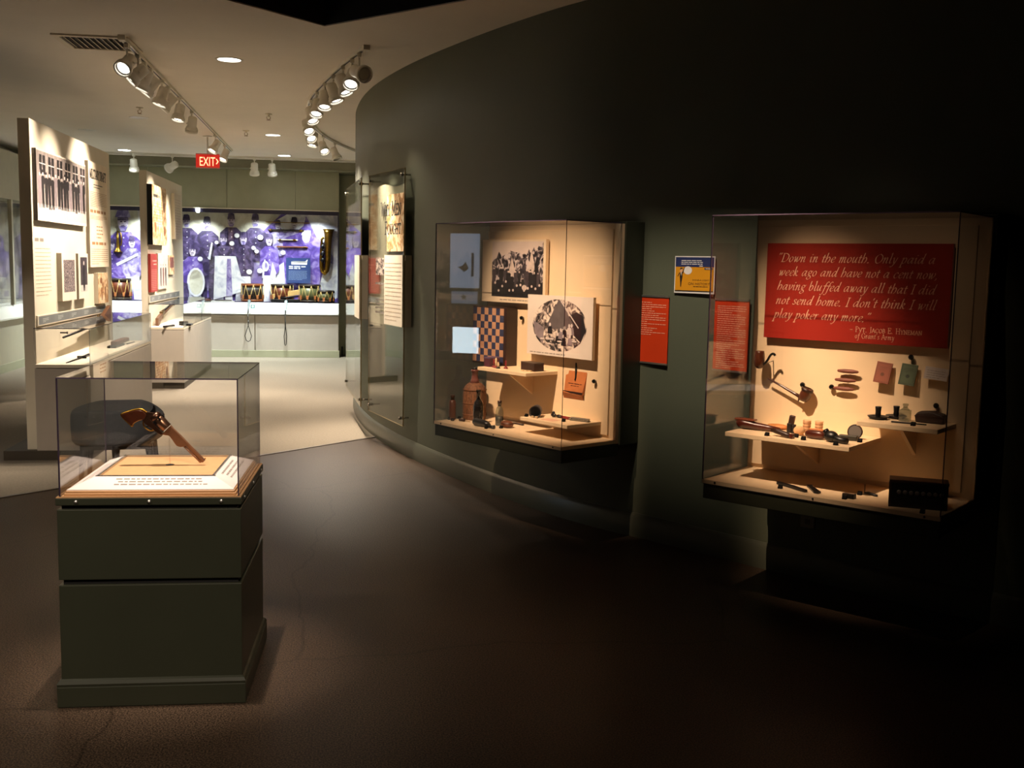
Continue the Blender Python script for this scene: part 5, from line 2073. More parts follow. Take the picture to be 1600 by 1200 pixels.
q.build('cup', mat('grey_leather', '#3e3a3c', .5, var=.15, scale=30), t)
q = MB(R_)
q.lathe([(.034, .032), (.0362, .034), (.0362, .04), (.034, .042)], 24, cap=False)
q.build('rim_band', M_steel, t)
for dx, dy, lab in ((.036, .195, 'small bone die in the mouth of the dice cup'), (.064, .19, 'small bone die lying just outside the dice cup')):
    q = MB()
    q.box(-.006, .006, -.006, .006, 0, .012, 0)
    q.box(-.0015, .0015, -.0064, .0064, .0045, .0075, 1)
    tag(q.build('die', [M_bone, M_ink], None, loc=at('a', .70 + dx, dy + .055, .6705), rotz=ang('a', 20)), lab, 'die', 'bone dice')
t = item('a', 'cheroot', 'short dark cheroot lying beside the slim stoneware bottle', 'cigar', .105, .30, CZ + .001, 20)
q = MB()
q.tube([(0, 0, .009), (.04, 0, .010)], [.008, .010], 10)
q.build('tobacco_roll', M_darkbrown, t)
q = MB()
q.tube([(.04, 0, .006), (.085, -.005, .004)], .002, 6)
q.build('straw', M_brass, t)


def number_block(c, u, n, z, lab):
    t = item(c, 'number_block', lab, 'label block', u, n, z + .0003, 0, 'small black number blocks')
    q = MB()
    q.prism([(-.008, 0), (.008, 0), (.008, .016), (-.001, .016), (-.008, .006)], lambda p, r, h: (h, p, r), -.009, .009)
    q.build('block', M_block, t)


for u, n, lab in ((-.0, .315, 'small black number block at the outer corner, before the slim stoneware bottle'), (.07, .325, 'small black number block between the stoneware bottle and the cheroot'), (.02, .235, 'small black number block behind the cheroot, beside the wicker-covered bottle'),
                  (.47, .265, 'small black number block between the leather roll and the purse'), (.43, .345, 'small black number block before the strap end of the leather roll'), (.34, .10, 'small black number block between the wicker-covered bottle and the clear bottle')):
    number_block('a', max(u, .02), n, CZ, lab)

# --- tobacco pouch pinned to the back
t = item('a', 'tobacco_pouch', 'tan leather tobacco pouch hanging open with its flap down, under the tent picture', 'pouch', .845, .02, .755)
Tp = Matrix.Translation((0.005, -.012, -.022)) @ Matrix.Rotation(rad(-10), 4, 'X') @ Matrix.Scale(1.13, 4)
q = MB(Tp)
q.prism([(-.075, .075), (.06, .062), (.072, .145), (.078, .185), (.052, .20), (.02, .205), (.012, .225), (-.018, .225), (-.03, .207), (-.058, .205), (-.062, .165), (-.080, .158)], lambda p, r, h: (p, h, r), -.016, 0)
q.build('pouch_body', M_leather, t, bevel=.003)
q = MB(Tp @ Matrix.Translation((0, -.016, .07)) @ Matrix.Rotation(rad(48), 4, 'X'))
q.prism([(-.078, .004), (.062, -.006), (.026, -.098), (-.112, -.078)], lambda p, r, h: (p, h, r), -.006, 0)
q.build('flap', M_leather, t, bevel=.002)
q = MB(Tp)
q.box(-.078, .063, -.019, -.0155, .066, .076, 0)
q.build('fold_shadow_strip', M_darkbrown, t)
q = MB(Tp)
q.tube([(-.008, -.018, .225), (-.004, -.02, .19), (.0, -.019, .15), (-.001, -.02, .135)], [.008, .006, .004, .004], 8)
q.build('tie', M_blackpl, t)
q = MB(Tp)
pen_text(q, 'Tobacco', -.045, .118, .009, -.0166, 0, .2, .12, .04) if False else greek(q, -.05, .05, .115, .008, -.0166, 0, 2)
greek(q, -.03, .03, .104, .007, -.0166, 0, 3)
q.build('stamping', M_brown, t, flat=True)


def hang_pin(c, u, z, lab):
    t = item(c, 'hanging_pin', lab, 'pin', u, .0145, z, 0, 'round black pins in the wall cases')
    q = MB(Matrix.Rotation(PI / 2, 4, 'X'))
    q.lathe([(.004, 0), (.004, .01)], 8)
    q.build('shank', M_steel, t)
    q = MB()
    q.blob((0, -.018, 0), (.0125, .0125, .0125), 14, 8)
    q.build('ball_head', mat('black_gloss', (.004, .004, .004, 1), .08), t)


hang_pin('a', .368, 1.225, 'round black pin between the checkerboard and the tent picture')
hang_pin('a', 1.01, .897, 'round black pin beside the tan leather pouch')

# --- lower shelf of the first case
zs = .6705
t = item('a', 'carved_figure', 'small black carved piece on the low shelf beside the dice cup', 'carving', .80, .125, zs)
q = MB()
q.blob((-.02, 0, .012), (.022, .012, .012), 12, 6)
q.blob((.02, .005, .010), (.022, .012, .010), 12, 6)
q.build('body', M_blackpl, t)
q = MB()
q.blob((-.022, 0, .026), (.010, .009, .009), 10, 6)
q.build('head', M_blackpl, t)
t = item('a', 'pocket_tool', 'small dark red pocket tool lying in the middle of the low shelf', 'tool', .875, .115, zs, -6)
q = MB()
q.box(-.045, .03, -.010, .010, 0, .014)
q.build('handle', M_red, t, bevel=.004)
q = MB()
q.box(.03, .065, -.006, .006, .004, .009)
q.build('blade', M_alu, t)
t = item('a', 'harmonica', 'silver harmonica lying at the outer end of the low shelf', 'harmonica', .975, .105, zs, 14)
q = MB()
q.box(-.055, .065, -.014, .014, .003, .019)
q.build('cover', M_alu, t, bevel=.004)
q = MB()
q.box(-.058, .068, -.012, .012, .0, .0045)
q.build('reed_plate', M_steel, t)
q = MB()
for i in range(10):
    q.box(-.048 + i * .0108, -.042 + i * .0108, -.0146, -.0138, .007, .014)
q.build('hole', M_blackpl, t)
q = MB()
q.box(-.06, .04, -.035, .035, 0, .0008)
tag(q.build('paper_slip', [mat('pinkish_paper', '#d2a489', .6, var=.05)], None, loc=at('a', .86, .215, zs - .0003), rotz=ang('a', 3)), 'flat pinkish paper slip at the front of the low shelf', 'paper')
number_block('a', .945, .20, zs - .0005, 'small black number block at the front edge of the low shelf, before the harmonica')
number_block('a', .675, .245, zs - .0005, 'small black number block on the low shelf beside the dice cup')

# ------------------------------------------------------------------ second case
QUOTE = ['\u201cDown in the mouth. Only paid a', 'week ago and have not a cent now,', 'having bluffed away all that I did', 'not send home. I don\'t think I will', 'play poker any more.\u201d']


def draw_quote(q, w, h, y):
    for s, x, b_, wd in zip(QUOTE, (.050, .062, .058, .054, .048), (.087, .152, .219, .286, .352), (.735, .74, .735, .745, .465)):
        pen_text(q, s, x, h - b_, .0250, y, 0, .26, .135, .04, 0, 40, width=wd)
    pen_text(q, '- Pvt. Jacob E. Hyneman', .425, h - .398, .0150, y, 0, 0, .12, .04, .76, 30, width=.325)
    pen_text(q, 'of Grant\'s Army', .45, h - .427, .0150, y, 0, 0, .12, .04, 0, 30, width=.18)


o = thing('quotation_panel', 'large red quotation panel with pale italic lettering, signed of Grant\'s Army', 'panel', at('b', .082, .0145 + .012, 1.225), ang('b'))
q = MB()
q.box(0, .858, -.022, 0, 0, .449)
q.build('backing_board', mat('quote_red', '#8e2115', .4, var=.04), o)
q = MB()
draw_quote(q, .858, .449, -.0228)
q.build('lettering', M_creamink, o, flat=True)
q = MB()
q.box(.15, .25, 0, .012, .12, .33)
q.box(.6, .7, 0, .012, .12, .33)
q.build('spacer', M_case, o)

# hanging pipes
t = item('b', 'smoking_pipe', 'short curved brown pipe hanging high at the outer edge of the red panel case', 'pipe', .092, .085, 1.095)
q = MB(Matrix.Translation((-.008, 0, .02)) @ Matrix.Scale(1.2, 4))
q.lathe([(.0001, -.034), (.010, -.032), (.018, -.023), (.0215, -.006), (.021, .012), (.019, .03), (.018, .038), (.013, .038), (.011, .01), (.0001, .0)], 20)
q.build('bowl', mat('pipe_burl', '#4a2413', .3, var=.3, scale=50, coat=.4), t)
q = MB()
q.tube(catmull([(0.0, -.004), (.018, .004), (.032, .020), (.042, .038), (.052, .052), (.064, .056), (.072, .047)], 4) and [(p[0], 0, p[1]) for p in catmull([(0.0, -.004), (.018, .004), (.032, .020), (.042, .038), (.052, .052), (.064, .056), (.072, .047)], 4)], .0058, 10)
q.build('stem', mat('black_gloss', (.004, .004, .004, 1), .08), t)
q = MB()
q.tube([(.03, .071, .016), (.03, .0, .010)], .0025, 6)
q.build('support_wire', M_alu, t)
t = item('b', 'smoking_pipe', 'long straight-stemmed pipe with a carved dark bowl, hanging under the red panel', 'pipe', .310, .055, .962)
Tb = Matrix.Rotation(rad(20), 4, 'Y')
q = MB(Tb)
q.lathe([(.0001, -.028), (.018, -.026), (.026, -.01), (.027, .008), (.024, .026), (.025, .034), (.017, .034), (.012, .0), (.0001, -.006)], 20)
q.build('bowl', mat('pipe_burl', '#4a2413', .3), t)
q = MB(Tb)
q.lathe([(.0255, .022), (.0285, .026), (.0285, .036), (.0245, .038)], 20, cap=False)
q.build('wind_cap', M_darkbrown, t)
q = MB()
q.tube([(-.012, 0, -.012), (-.05, 0, .004), (-.12, 0, .036), (-.192, 0, .066)], [.010, .0075, .0055, .0048], 10)
q.build('stem', M_walnut, t)
q = MB()
q.tube([(-.026, 0, -.008), (-.032, 0, -.030)], [.007, .003], 8)
q.build('spur', M_walnut, t)
q = MB()
q.tube([(0, 0, -.012), (0, .041, -.012)], .003, 6)
q.build('support_wire', M_alu, t)

# three pocket knives pinned one below another
for i, (du, z, lab) in enumerate(((0, 1.092, 'topmost of the three slim brown cigar-shaped pieces pinned under the red panel'), (-.010, 1.050, 'middle one of the three slim brown cigar-shaped pieces pinned under the red panel'), (-.016, 1.010, 'lowest of the three slim brown cigar-shaped pieces pinned under the red panel'))):
    t = item('b', 'cigar', lab, 'cigar', .505 + du, .040, z, 0, 'pinned cigars')
    q = MB(Matrix.Rotation(PI / 2, 4, 'Y'))
    q.lathe([(.0001, -.052), (.006, -.047), (.0095, -.02), (.0095, .02), (.006, .045), (.0001, .052)], 12)
    q.build('roll', mat('cigar_leaf', '#6b3a2c', .6, var=.2, scale=60), t)
    q = MB()
    q.tube([(0, 0, 0), (0, .0255, 0)], .0018, 6)
    q.build('support_wire', M_alu, t)
for u, z, lab in ((.285, 1.010, 'round pin above the bowl of the long-stemmed pipe'), (.428, 1.012, 'round black pin beside the three cigar-shaped pieces'), (.784, 1.176, 'round black pin above the green booklet'), (.905, .972, 'round black pin above the lump on the short shelf')):
    hang_pin('b', u, z, lab)


def booklet(lab, u, z, w, h, lean, tilt, m, mp_, seed):
    t = item('b', 'booklet', lab, 'booklet', u, .040, z, 0)
    T = Matrix.Rotation(rad(tilt), 4, 'Y') @ Matrix.Rotation(rad(-lean), 4, 'X')
    q = MB(T)
    q.box(-w / 2, w / 2, -.008, 0, -h / 2, h / 2)
    q.build('cover', m, t, bevel=.001)
    q = MB(T)
    yy = -.0086
    for (a, c_) in ((.42, .44),):
        for s in (-1, 1):
            q.rect(-w * a, w * a, s * h * c_ - .0008, s * h * c_ + .0008, yy)
            q.rect(s * w * a - .0008, s * w * a + .0008, -h * c_, h * c_, yy)
    paragraph(q, -w * .3, w * .3, h * .34, h * .12, 3, yy, 0, seed, .4)
    q.ell(0, -h * .08, w * .13, h * .09, yy, 0, 9)
    q.build('cover_print', mp_, t, flat=True)
    q = MB(T)
    q.box(-w * .3, w * .3, 0, .020, -h * .15, h * .15)
    q.build('mount_block', M_case, t)


booklet('small red printed booklet pinned under the red quotation panel', .668, 1.098, .070, .095, 12, 6, mat('booklet_red', '#8a4a34', .6, var=.1), M_brown, 1)
booklet('small green booklet pinned beside the red booklet', .780, 1.098, .070, .095, 12, 5, mat('booklet_green', '#4d5a42', .6, var=.15, scale=20), mat('dark_green_ink', '#2b3327', .6), 2)
t = item('b', 'printed_card', 'small white printed card pinned beside the green booklet', 'card', .900, .040, 1.112, 0)
T = Matrix.Rotation(rad(5), 4, 'Y') @ Matrix.Rotation(rad(-12), 4, 'X')
q = MB(T)
q.box(-.050, .050, -.004, 0, -.027, .027)
q.build('card_stock', mat('card_white', '#c9bdb6', .5), t)
q = MB(T)
paragraph(q, -.04, .04, .02, -.02, 4, -.0046, 0, 5, .35)
q.build('card_print', M_greyink, t, flat=True)
q = MB(T)
q.box(-.02, .02, 0, .022, -.01, .01)
q.build('mount_block', M_case, t)

# --- wide shelf
zs = .8005
M_burl = mat('carved_burl', '#43180c', .3, var=.35, scale=25, coat=.3)
t = item('b', 'carved_wooden_piece', 'long carved red-brown wooden piece lying at the outer end of the wide shelf', 'carving', .155, .24, zs, 2)
q = MB()
q.tube([(-.095, 0, .034), (-.08, 0, .03), (-.05, 0, .024), (.0, 0, .02), (.06, 0, .018), (.12, 0, .014)], [.012, .024, .024, .018, .014, .010], 14)
q.build('body', M_burl, t)
q = MB()
q.box(-.10, .0, -.02, .02, .042, .05)
q.build('rim_plate', mat('carved_rim', '#6a3018', .35, var=.2), t, bevel=.003)
t = item('b', 'wooden_spoon', 'pale wooden flat piece lying behind the carved red-brown piece', 'spoon', .215, .125, zs, -4)
q = MB()
q.blob((0, 0, .012), (.06, .028, .012), 16, 6)
q.build('bowl', mat('pale_fruitwood', '#b0703a', .5, var=.2, scale=15), t)
q = MB()
q.box(.05, .12, -.006, .006, .006, .014)
q.build('handle', mat('pale_fruitwood', '#b0703a', .5), t)
t = item('b', 'clasp_knife', 'dark clasp knife propped at the front of the wide shelf beside the carved piece', 'knife', .335, .34, zs, -8)
q = MB()
q.tube([(-.055, 0, .026), (-.02, 0, .022), (.02, 0, .014), (.05, 0, .008)], [.009, .012, .013, .010], 10)
q.build('handle', M_darkbrown, t)
q = MB()
q.box(.045, .06, -.012, .012, 0, .022)
q.build('bolster', M_burl, t, bevel=.003)
t = item('b', 'pocket_lighter', 'black upright hinged piece standing behind the clasp knife', 'lighter', .305, .19, zs)
q = MB()
q.box(-.012, .010, -.012, .012, 0, .045)
q.build('body', M_blackpl, t, bevel=.003)
q = MB()
q.box(-.012, .012, -.010, .010, .04, .082, 0, Matrix.Translation((-.004, 0, 0)) @ Matrix.Rotation(rad(10), 4, 'Y'))
q.build('arm', M_darkbrown, t, bevel=.003)
q = MB()
q.box(.010, .026, -.010, .010, 0, .04)
q.build('side_block', M_blackpl, t, bevel=.003)
M_horn = mat('pale_horn', '#c79a72', .5, var=.2, scale=40, stretch=(1, 1, 4))
for u, n, lab in ((.353, .115, 'pale ribbed dice cup on the wide shelf, next to the black hinged piece'), (.408, .105, 'pale ribbed dice cup on the wide shelf, second from the black hinged piece')):
    t = item('b', 'bone_cup', lab, 'cup', u, n, zs, 0, 'pale ribbed cups')
    _lathe_part(t, 'cup', [(.0001, 0), (.0165, 0), (.016, .01), (.0185, .05), (.0195, .056), (.0165, .056), (.014, .008), (.0001, .006)], M_horn, 18)
    q = MB()
    for z in (.012, .026, .040):
        q.lathe([(.017 + z * .04, z), (.0182 + z * .04, z + .002), (.017 + z * .04, z + .004)], 18, cap=False)
    q.build('ring', mat('horn_dark', '#9a6a48', .5), t)
t = item('b', 'twine_ball', 'round pale ball of twine before the pale cups', 'ball', .37, .235, zs)
q = MB()
q.blob((0, 0, .022), (.026, .024, .022), 18, 12)
q.build('ball', mat('twine', '#d8a878', .8, var=.25, scale=120, stretch=(1, 1, 6), bump=.6, bscale=200), t)
q = MB()
q.tube([(.02, 0, .006), (.035, -.008, .004), (.042, .002, .003)], .002, 6)
q.build('loose_end', M_horn, t)
t = item('b', 'leather_wallet', 'dark brown leather wallet with a tan edge on the wide shelf', 'wallet', .465, .275, zs, -4)
q = MB()
q.blob((0, 0, .020), (.05, .022, .020), 18, 8, 0, None, .75)
q.build('body', M_burl, t)
q = MB()
q.box(-.035, .045, .0, .016, .036, .044)
q.build('edge_flap', M_leather, t, bevel=.003)
t = item('b', 'carved_pipe_bowl', 'large black carved pipe bowl lying at the front corner of the wide shelf', 'pipe', .575, .31, zs, -10)
q = MB()
q.blob((-.025, 0, .025), (.034, .026, .025), 18, 10)
q.tube([(-.02, 0, .022), (.02, 0, .015), (.055, .0, .014)], [.022, .015, .014], 12)
q.build('bowl', M_blackpl, t)
q = MB()
q.tube([(-.045, 0, .036), (-.056, 0, .05)], [.014, .013], 12)
q.build('mouth', M_steel, t)
t = item('b', 'shaving_mirror', 'small round mirror standing open at the inner corner of the wide shelf', 'mirror', .600, .165, zs, 10)
Tm = Matrix.Translation((0, .01, .034)) @ Matrix.Rotation(rad(80), 4, 'X')
q = MB(Tm)
q.lathe([(.0001, -.004), (.032, -.004), (.034, 0), (.032, .004), (.029, .004), (.028, .002), (.0001, .002)], 28)
q.build('frame', M_darkbrown, t)
q = MB(Tm)
q.lathe([(.0001, .0022), (.028, .0022), (.028, .0030), (.0001, .0030)], 28, smooth=False)
q.build('mirror_glass', mat('old_mirror', '#77706a', .25, metal=.2, var=.1), t)
q = MB()
q.box(-.06, .02, -.045, -.01, 0, .022)
q.build('lid', mat('tin_grey', '#3a3a34', .4, metal=.4), t, bevel=.003)
for u, n, lab in ((.27, .355, 'small black number block before the clasp knife'), (.385, .30, 'small black number block before the ball of twine'), (.44, .345, 'small black number block before the leather wallet'), (.60, .372, 'small black number block before the black pipe bowl'), (.645, .215, 'small black number block before the round mirror')):
    number_block('b', min(u, .65), n, zs - .0005, lab)

# --- short shelf
zs = .9005
for u, n, lab in ((.69, .135, 'pewter candle holder with dish on the short shelf, in front and above the mirror'), (.742, .055, 'pewter candle holder with dish behind, next to the small glass bottle')):
    t = item('b', 'candle_holder', lab, 'candle holder', u, n, zs, 0, 'pewter candle holders')
    _lathe_part(t, 'dish', [(.0001, .003), (.03, .003), (.043, .014), (.046, .014), (.034, 0), (.0001, 0)], M_steel, 24)
    _lathe_part(t, 'socket', [(.010, .003), (.009, .01), (.0125, .018), (.0115, .032), (.0135, .05), (.014, .056), (.010, .056), (.008, .03), (.0001, .03)], M_steel, 16)
t = item('b', 'clear_bottle', 'small square clear glass bottle on the short shelf', 'bottle', .80, .11, zs, 0)
gb_ = mat_glass('bottle_glass', (.72, .74, .68), .10, 0.02, .08, (.45, .48, .42))
q = MB()
q.box(-.022, .022, -.014, .014, 0, .05)
q.lathe([(.020, .05), (.010, .060)], 14)
q.build('glass_body', gb_, t)
_lathe_part(t, 'neck', [(.010, .060), (.009, .068), (.0125, .069), (.0125, .077), (.008, .077)], gb_, 14)
t = item('b', 'razor', 'black folding razor lying along the front of the short shelf', 'razor', .835, .185, zs, 8)
q = MB()
q.box(-.065, .03, -.006, .006, 0, .007)
q.build('handle', M_blackpl, t, bevel=.002)
q = MB()
q.box(.025, .08, -.004, .004, .001, .006)
q.build('blade', M_steel, t)
t = item('b', 'tobacco_plug', 'dark brown lump of pressed tobacco on the short shelf below a round pin', 'tobacco', .90, .075, zs, 4)
q = MB()
q.prism([(-.058, 0), (.056, 0), (.062, .018), (.056, .04), (.01, .052), (-.05, .046), (-.062, .030)], lambda p, r, h: (p, h, r), -.032, .03)
q.build('plug', mat('pressed_tobacco', '#2a1710', .6, var=.3, scale=30, bump=.3), t, bevel=.006)
q = MB()
q.box(-.0615, .060, -.0335, -.0318, .026, .031)
q.build('wrapper_fold', M_darkbrown, t)
number_block('b', .875, .225, zs - .0005, 'small black number block at the front of the short shelf')

# --- base of the second case
t = item('b', 'folding_knife', 'long dark folding knife lying slanted on the base under the wide shelf', 'knife', .395, .34, CZ, -24)
q = MB()
q.prism(catmull([(-.10, .0), (-.075, .012), (.0, .012), (.09, .004), (.10, -.006), (.085, -.016), (-.02, -.010), (-.085, -.012), (-.10, 0)], 3)[:-1], lambda p, r, h: (p, r, h), .001, .013)
q.build('handle', M_blackpl, t, bevel=.002)
q = MB()
q.box(-.07, .04, -.002, .002, .013, .0145)
q.build('spine', M_steel, t)
t = item('b', 'comb_case', 'short dark tapered piece lying beside the long folding knife', 'comb case', .49, .32, CZ, -52)
q = MB()
q.prism([(-.08, -.010), (.06, -.016), (.075, 0), (.06, .016), (-.08, .010)], lambda p, r, h: (p, r, h), .0005, .010)
q.build('case', M_blackpl, t, bevel=.002)
q = MB()
q.box(-.079, -.06, -.0115, .0115, .0005, .012)
q.build('cap', M_steel, t)
t = item('b', 'match_safe', 'small black match box on the base, in the middle of the case front', 'match box', .665, .36, CZ, -8)
q = MB()
q.box(-.025, .022, -.012, .012, 0, .020)
q.build('body', M_blackpl, t, bevel=.002)
q = MB()
q.box(.022, .030, -.012, .012, 0, .022)
q.build('lid', M_steel, t, bevel=.002)
t = item('b', 'fish_hook_tool', 'tiny dark curved tool between the match box and the buttoned box', 'tool', .715, .235, CZ, -10)
q = MB()
q.tube([(-.03, 0, .006), (-.01, 0, .009), (.02, -.004, .006), (.035, -.004, .006)], [.004, .006, .006, .004], 8)
q.build('shaft', M_blackpl, t)
q = MB()
q.tube([(-.03, 0, .004), (-.03, 0, .045)], .0015, 6)
q.build('wire', M_steel, t)
number_block('b', .675, .26, CZ - .0003, 'small black number block before the tiny curved tool')
number_block('b', .36, .385, CZ - .0003, 'small black number block before the long folding knife')
number_block('b', .66, .392, CZ - .0003, 'small black number block before the match box')
t = item('b', 'button_box', 'black wooden box with a row of eight round buttons on the base of the case', 'instrument', .945, .315, CZ, 20)
q = MB()
q.box(-.115, .112, -.045, .045, 0, .115)
q.build('body', M_blackpl, t, bevel=.004)
q = MB()
q.box(-.117, .114, -.047, .047, .104, .116)
q.box(-.117, -.109, -.047, .047, .0, .104)
q.build('frame_edge', M_darkbrown, t, bevel=.002)
for i in range(8):
    q = MB(Matrix.Translation((-.078 + i * .0235, -.045, .065)) @ Matrix.Rotation(PI / 2, 4, 'X'))
    q.lathe([(.009, 0), (.009, .004), (.006, .0055), (.0001, .005)], 12)
    q.build('button', mat('button_pearl', '#6a6260', .3, var=.1), t)
q = MB()
q.box(-.05, .11, -.047, -.0445, .012, .03)
q.build('lower_rail', M_steel, t)
number_block('b', 1.0, .425, CZ - .0003, 'small black number block before the box with eight buttons')

# ------------------------------------------------------------------ signs on the green wall between the cases
SA = math.atan2(-.845, .60)


def wall_sign(name, lab, cat, x, y, z0, w, h, th=.006, turn=None):
    """lower corner at the end farther from the viewer; stands a finger off the wall"""
    return thing(name, lab, cat, (x, y, z0), SA if turn is None else turn)


def orange_sign(lab, x, y, w, h, z0, n, seed, a, short):
    o = wall_sign('orange_text_sign', lab, 'sign', x, y, z0, w, h, turn=a)
    q = MB()
    q.box(0, w, -.005, 0, .008, h - .008)
    q.build('card', mat('orange_card', '#c9380f', .5, var=.03), o)
    q = MB()
    st = (h - .05) / n
    rnd = random.Random(seed)
    for i in range(n if not short else int(n * .6)):
        greek(q, w * .09, w * .93, h - .03 - (i + 1) * st, st * .55, -.0056, 0, seed + i, rnd.choice((.35, .5, .6, .75, 1, 1)) if short else rnd.choice((.5, .8, 1, 1, 1, 1)))
    q.build('print', mat('pale_orange_ink', '#eda98a', .5), o, flat=True)
    q = MB()
    for z in (0, h - .010):
        q = MB()
        q.box(-.001, w + .001, -.008, .0, z, z + .010)
        q.build('clamp_rail', M_alu, o)
    q = MB()
    for x_ in (.04, w - .06):
        q.box(x_, x_ + .02, 0, .04, h * .45, h * .55)
    q.build('spacer', M_greenbox, o)


orange_sign('orange text sign with the shorter list, beside the checkerboard case', 1.603, 5.845, .242, .385, 1.008, 28, 3, math.atan2(-.197, .137), True)
orange_sign('orange text sign filled with print, seen through the end of the red panel case', 1.918, 5.395, .215, .385, 1.008, 30, 40, math.atan2(-.176, .122), False)

o = wall_sign('history_poster', 'yellow and blue poster reading SHINE A LIGHT ON HISTORY, between the two wall cases', 'poster', 1.760, 5.622, 1.413, .267, .2, turn=math.atan2(-.22, .152))
w, h = .267, .2
q = MB()
q.box(0, w, -.004, 0, 0, h)
q.build('card', mat('poster_white', '#ddd6d0', .45), o)
q = MB()
y = -.0048
q.rect(.006, w - .006, .012, h - .006, y, 0)
q.rect(.006, w - .006, h * .71, h - .006, y - .0003, 1)
q.rect(.006, w - .006, .010, .015, y - .0003, 3)
q.ell(.090, .123, .028, .022, y - .0004, 2, 20)
for i in range(4):
    greek(q, .045 + (.12 if i == 3 else 0), .188, h - .026 - i * .0095, .007, y - .0006, 2, 20 + i)
q.rect(.200, .254, h * .645, h * .69, y - .0006, 1)
q.rect(.208, .246, h * .66, h * .675, y - .0008, 2)
# the waiter-like printed figure in black tie
q.poly([(.040, .112), (.052, .112), (.056, .09), (.050, .06), (.048, .034), (.043, .034), (.041, .06), (.036, .09)], y - .0008, 3)
q.poly([(.052, .110), (.066, .140), (.069, .138), (.058, .104)], y - .0009, 3)
q.poly([(.038, .108), (.024, .088), (.022, .092), (.034, .112)], y - .0009, 3)
q.poly([(.043, .112), (.049, .112), (.0465, .092)], y - .0010, 2)
q.ell(.046, .122, .009, .0115, y - .0010, 4, 12)
q.poly([(.037, .124), (.040, .136), (.052, .137), (.056, .130), (.046, .130)], y - .0011, 3)
q.build('print', [mat('poster_yellow', '#d08c14', .5, var=.02), mat('poster_navy', '#26305c', .5), mat('poster_white', '#ddd6d0', .45), M_ink, mat('poster_skin', '#d8a37c', .5)], o, flat=True)
q = MB()
sans(q, 'SHINE A LIGHT', .122, .068, .0125, y - .0008, 0, width=.112)
sans(q, 'ON HISTORY!', .094, .046, .0185, y - .0008, 0, width=.148)
greek(q, .13, .225, .036, .006, y - .0008, 0, 3)
q.build('lettering', mat('poster_brown_text', '#5c3a12', .5), o, flat=True)
q = MB()
q.box(.05, .09, 0, .022, .08, .12)
q.box(.18, .22, 0, .022, .08, .12)
q.build('spacer', M_greenbox, o)

# outlet under the second case
o = thing('wall_outlet', 'beige electrical outlet plate low on the dark wall under the red panel case', 'outlet', (2.255, 4.945, .262), math.atan2(-.86, .6))
q = MB()
q.box(0, .078, -.006, .02, 0, .118)
q.build('cover_plate', mat('outlet_beige', '#8a8070', .4), o, bevel=.002)
q = MB()
for z in (.032, .078):
    q.box(.024, .054, -.0075, -.005, z - .014, z + .014)
q.build('socket', mat('outlet_dark', '#5d554a', .4), o, bevel=.003)

# ------------------------------------------------------------------ clear text panels standing off the curved wall
M_pglass = mat_glass('panel_glass', (.94, .955, .93), .05)
M_film = mat_glass('printed_film', (.9, .9, .86), .03, 0.0, .72, (.72, .66, .52))
M_rod = mat('polished_steel', '#9a948a', .18, metal=1.0, var=.05)


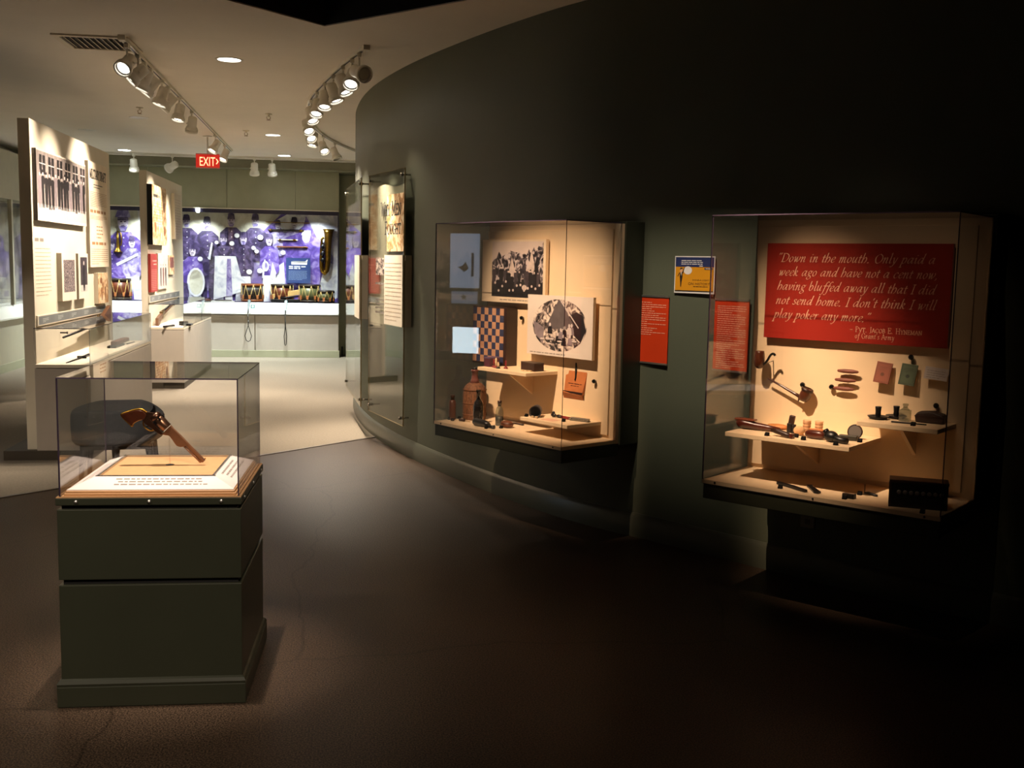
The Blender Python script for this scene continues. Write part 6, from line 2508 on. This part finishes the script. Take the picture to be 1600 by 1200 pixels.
def glass_panel(lab, P, th, L, z0, z1, heading):
    o = thing('glass_text_panel', lab, 'text panel', (P[0], P[1], 0), th)
    pane('glass_sheet', 0, L, -.010, 0, z0, z1, o, 'y', M_pglass, M_paneedge)
    for x in (.05, L - .05):
        for z in (z0 + .06, z1 - .05):
            q = MB()
            q.tube([(x, -.024, z), (x, .10, z)], .007, 10)
            q.lathe([(.0001, .026), (.013, .026), (.013, .010), (.0001, .010)], 14, Matrix.Translation((x, 0, z)) @ Matrix.Rotation(PI / 2, 4, 'X'))
            q.lathe([(.0001, 0), (.013, 0), (.013, -.012), (.0001, -.012)], 14, Matrix.Translation((x, .001, z)) @ Matrix.Rotation(PI / 2, 4, 'X'))
            q.build('standoff', M_rod, o)
    if heading:
        q = MB()
        top = [(0.02, 1.03), (L, 1.03)] + [(L - (L - .02) * t_, 2.17 - .02 * math.sin(t_ * 7) - .06 * max(0, t_ - .5)) for t_ in [i / 14 for i in range(15)]]
        q.poly(top, .0012, 0)
        q.build('coloured_backing', [M_film], o, flat=True)
        q = MB()
        q.rect(L - .44, L - .005, 1.635, 2.09, -.0112, 0)
        q.build('old_newspaper_print', [M_ph_sepia], o, flat=True)
        q = MB()
        pen_text(q, 'Why Men', L - .60, 1.925, .068, -.0122, 0, 0, .22, .08, .78, 25, width=.53)
        pen_text(q, 'Fought', L - .49, 1.775, .062, -.0122, 0, 0, .22, .08, .78, 25, width=.42)
        q.build('heading_lettering', M_ink, o, flat=True)
        q = MB()
        q.rect(L - .74, L - .50, 1.44, 1.58, -.0112, 0)
        q.build('small_picture', [M_ph_tent], o, flat=True)
        q = MB()
        for z in (1.36, 1.12):
            greek(q, L - .75, L - .5, z, .03, -.0112, 0, 4)
        paragraph(q, L - .75, L - .5, 1.26, 1.16, 3, -.0112, 0, 6)
        q.build('small_print', M_greyink, o, flat=True)
    else:
        q = MB()
        q.rect(.1, L - .1, 1.05, 2.1, .0012, 0)
        q.build('coloured_backing', [mat_print('violet_reflection', [(.4, '#6d6480'), (.5, '#a59cab'), (.6, '#c8bdb6')], 4, 5, .8)], o, flat=True)  # violet reflection in the glass, painted as this backing's colour
    q = MB()
    q.box(L - .47, L + .004, -.022, -.0105, 1.04, 1.605)
    q.box(L - .47, L + .004, .0015, .055, 1.04, 1.605)
    bx = q.build('text_box', [mat('text_box_cream', '#ecdfcb', .4)], o)
    q = MB()
    if heading:
        paragraph(q, L - .44, L - .03, 1.57, 1.08, 15, -.0228, 0, 11, .3)
        q.build('text_lines', [mat('pale_brown_ink', '#b9a48e', .6)], o, flat=True)
    return o


glass_panel('clear glass panel headed WHY MEN FOUGHT, standing off the curved green wall', (.165, 9.285), math.atan2(-.925, .258), .96, .25, 2.28, True)
glass_panel('farther clear glass panel with a painted violet reflection, beyond the WHY MEN FOUGHT panel', (-.035, 11.1), math.atan2(-1.6, .135), 1.6, .25, 2.28, False)
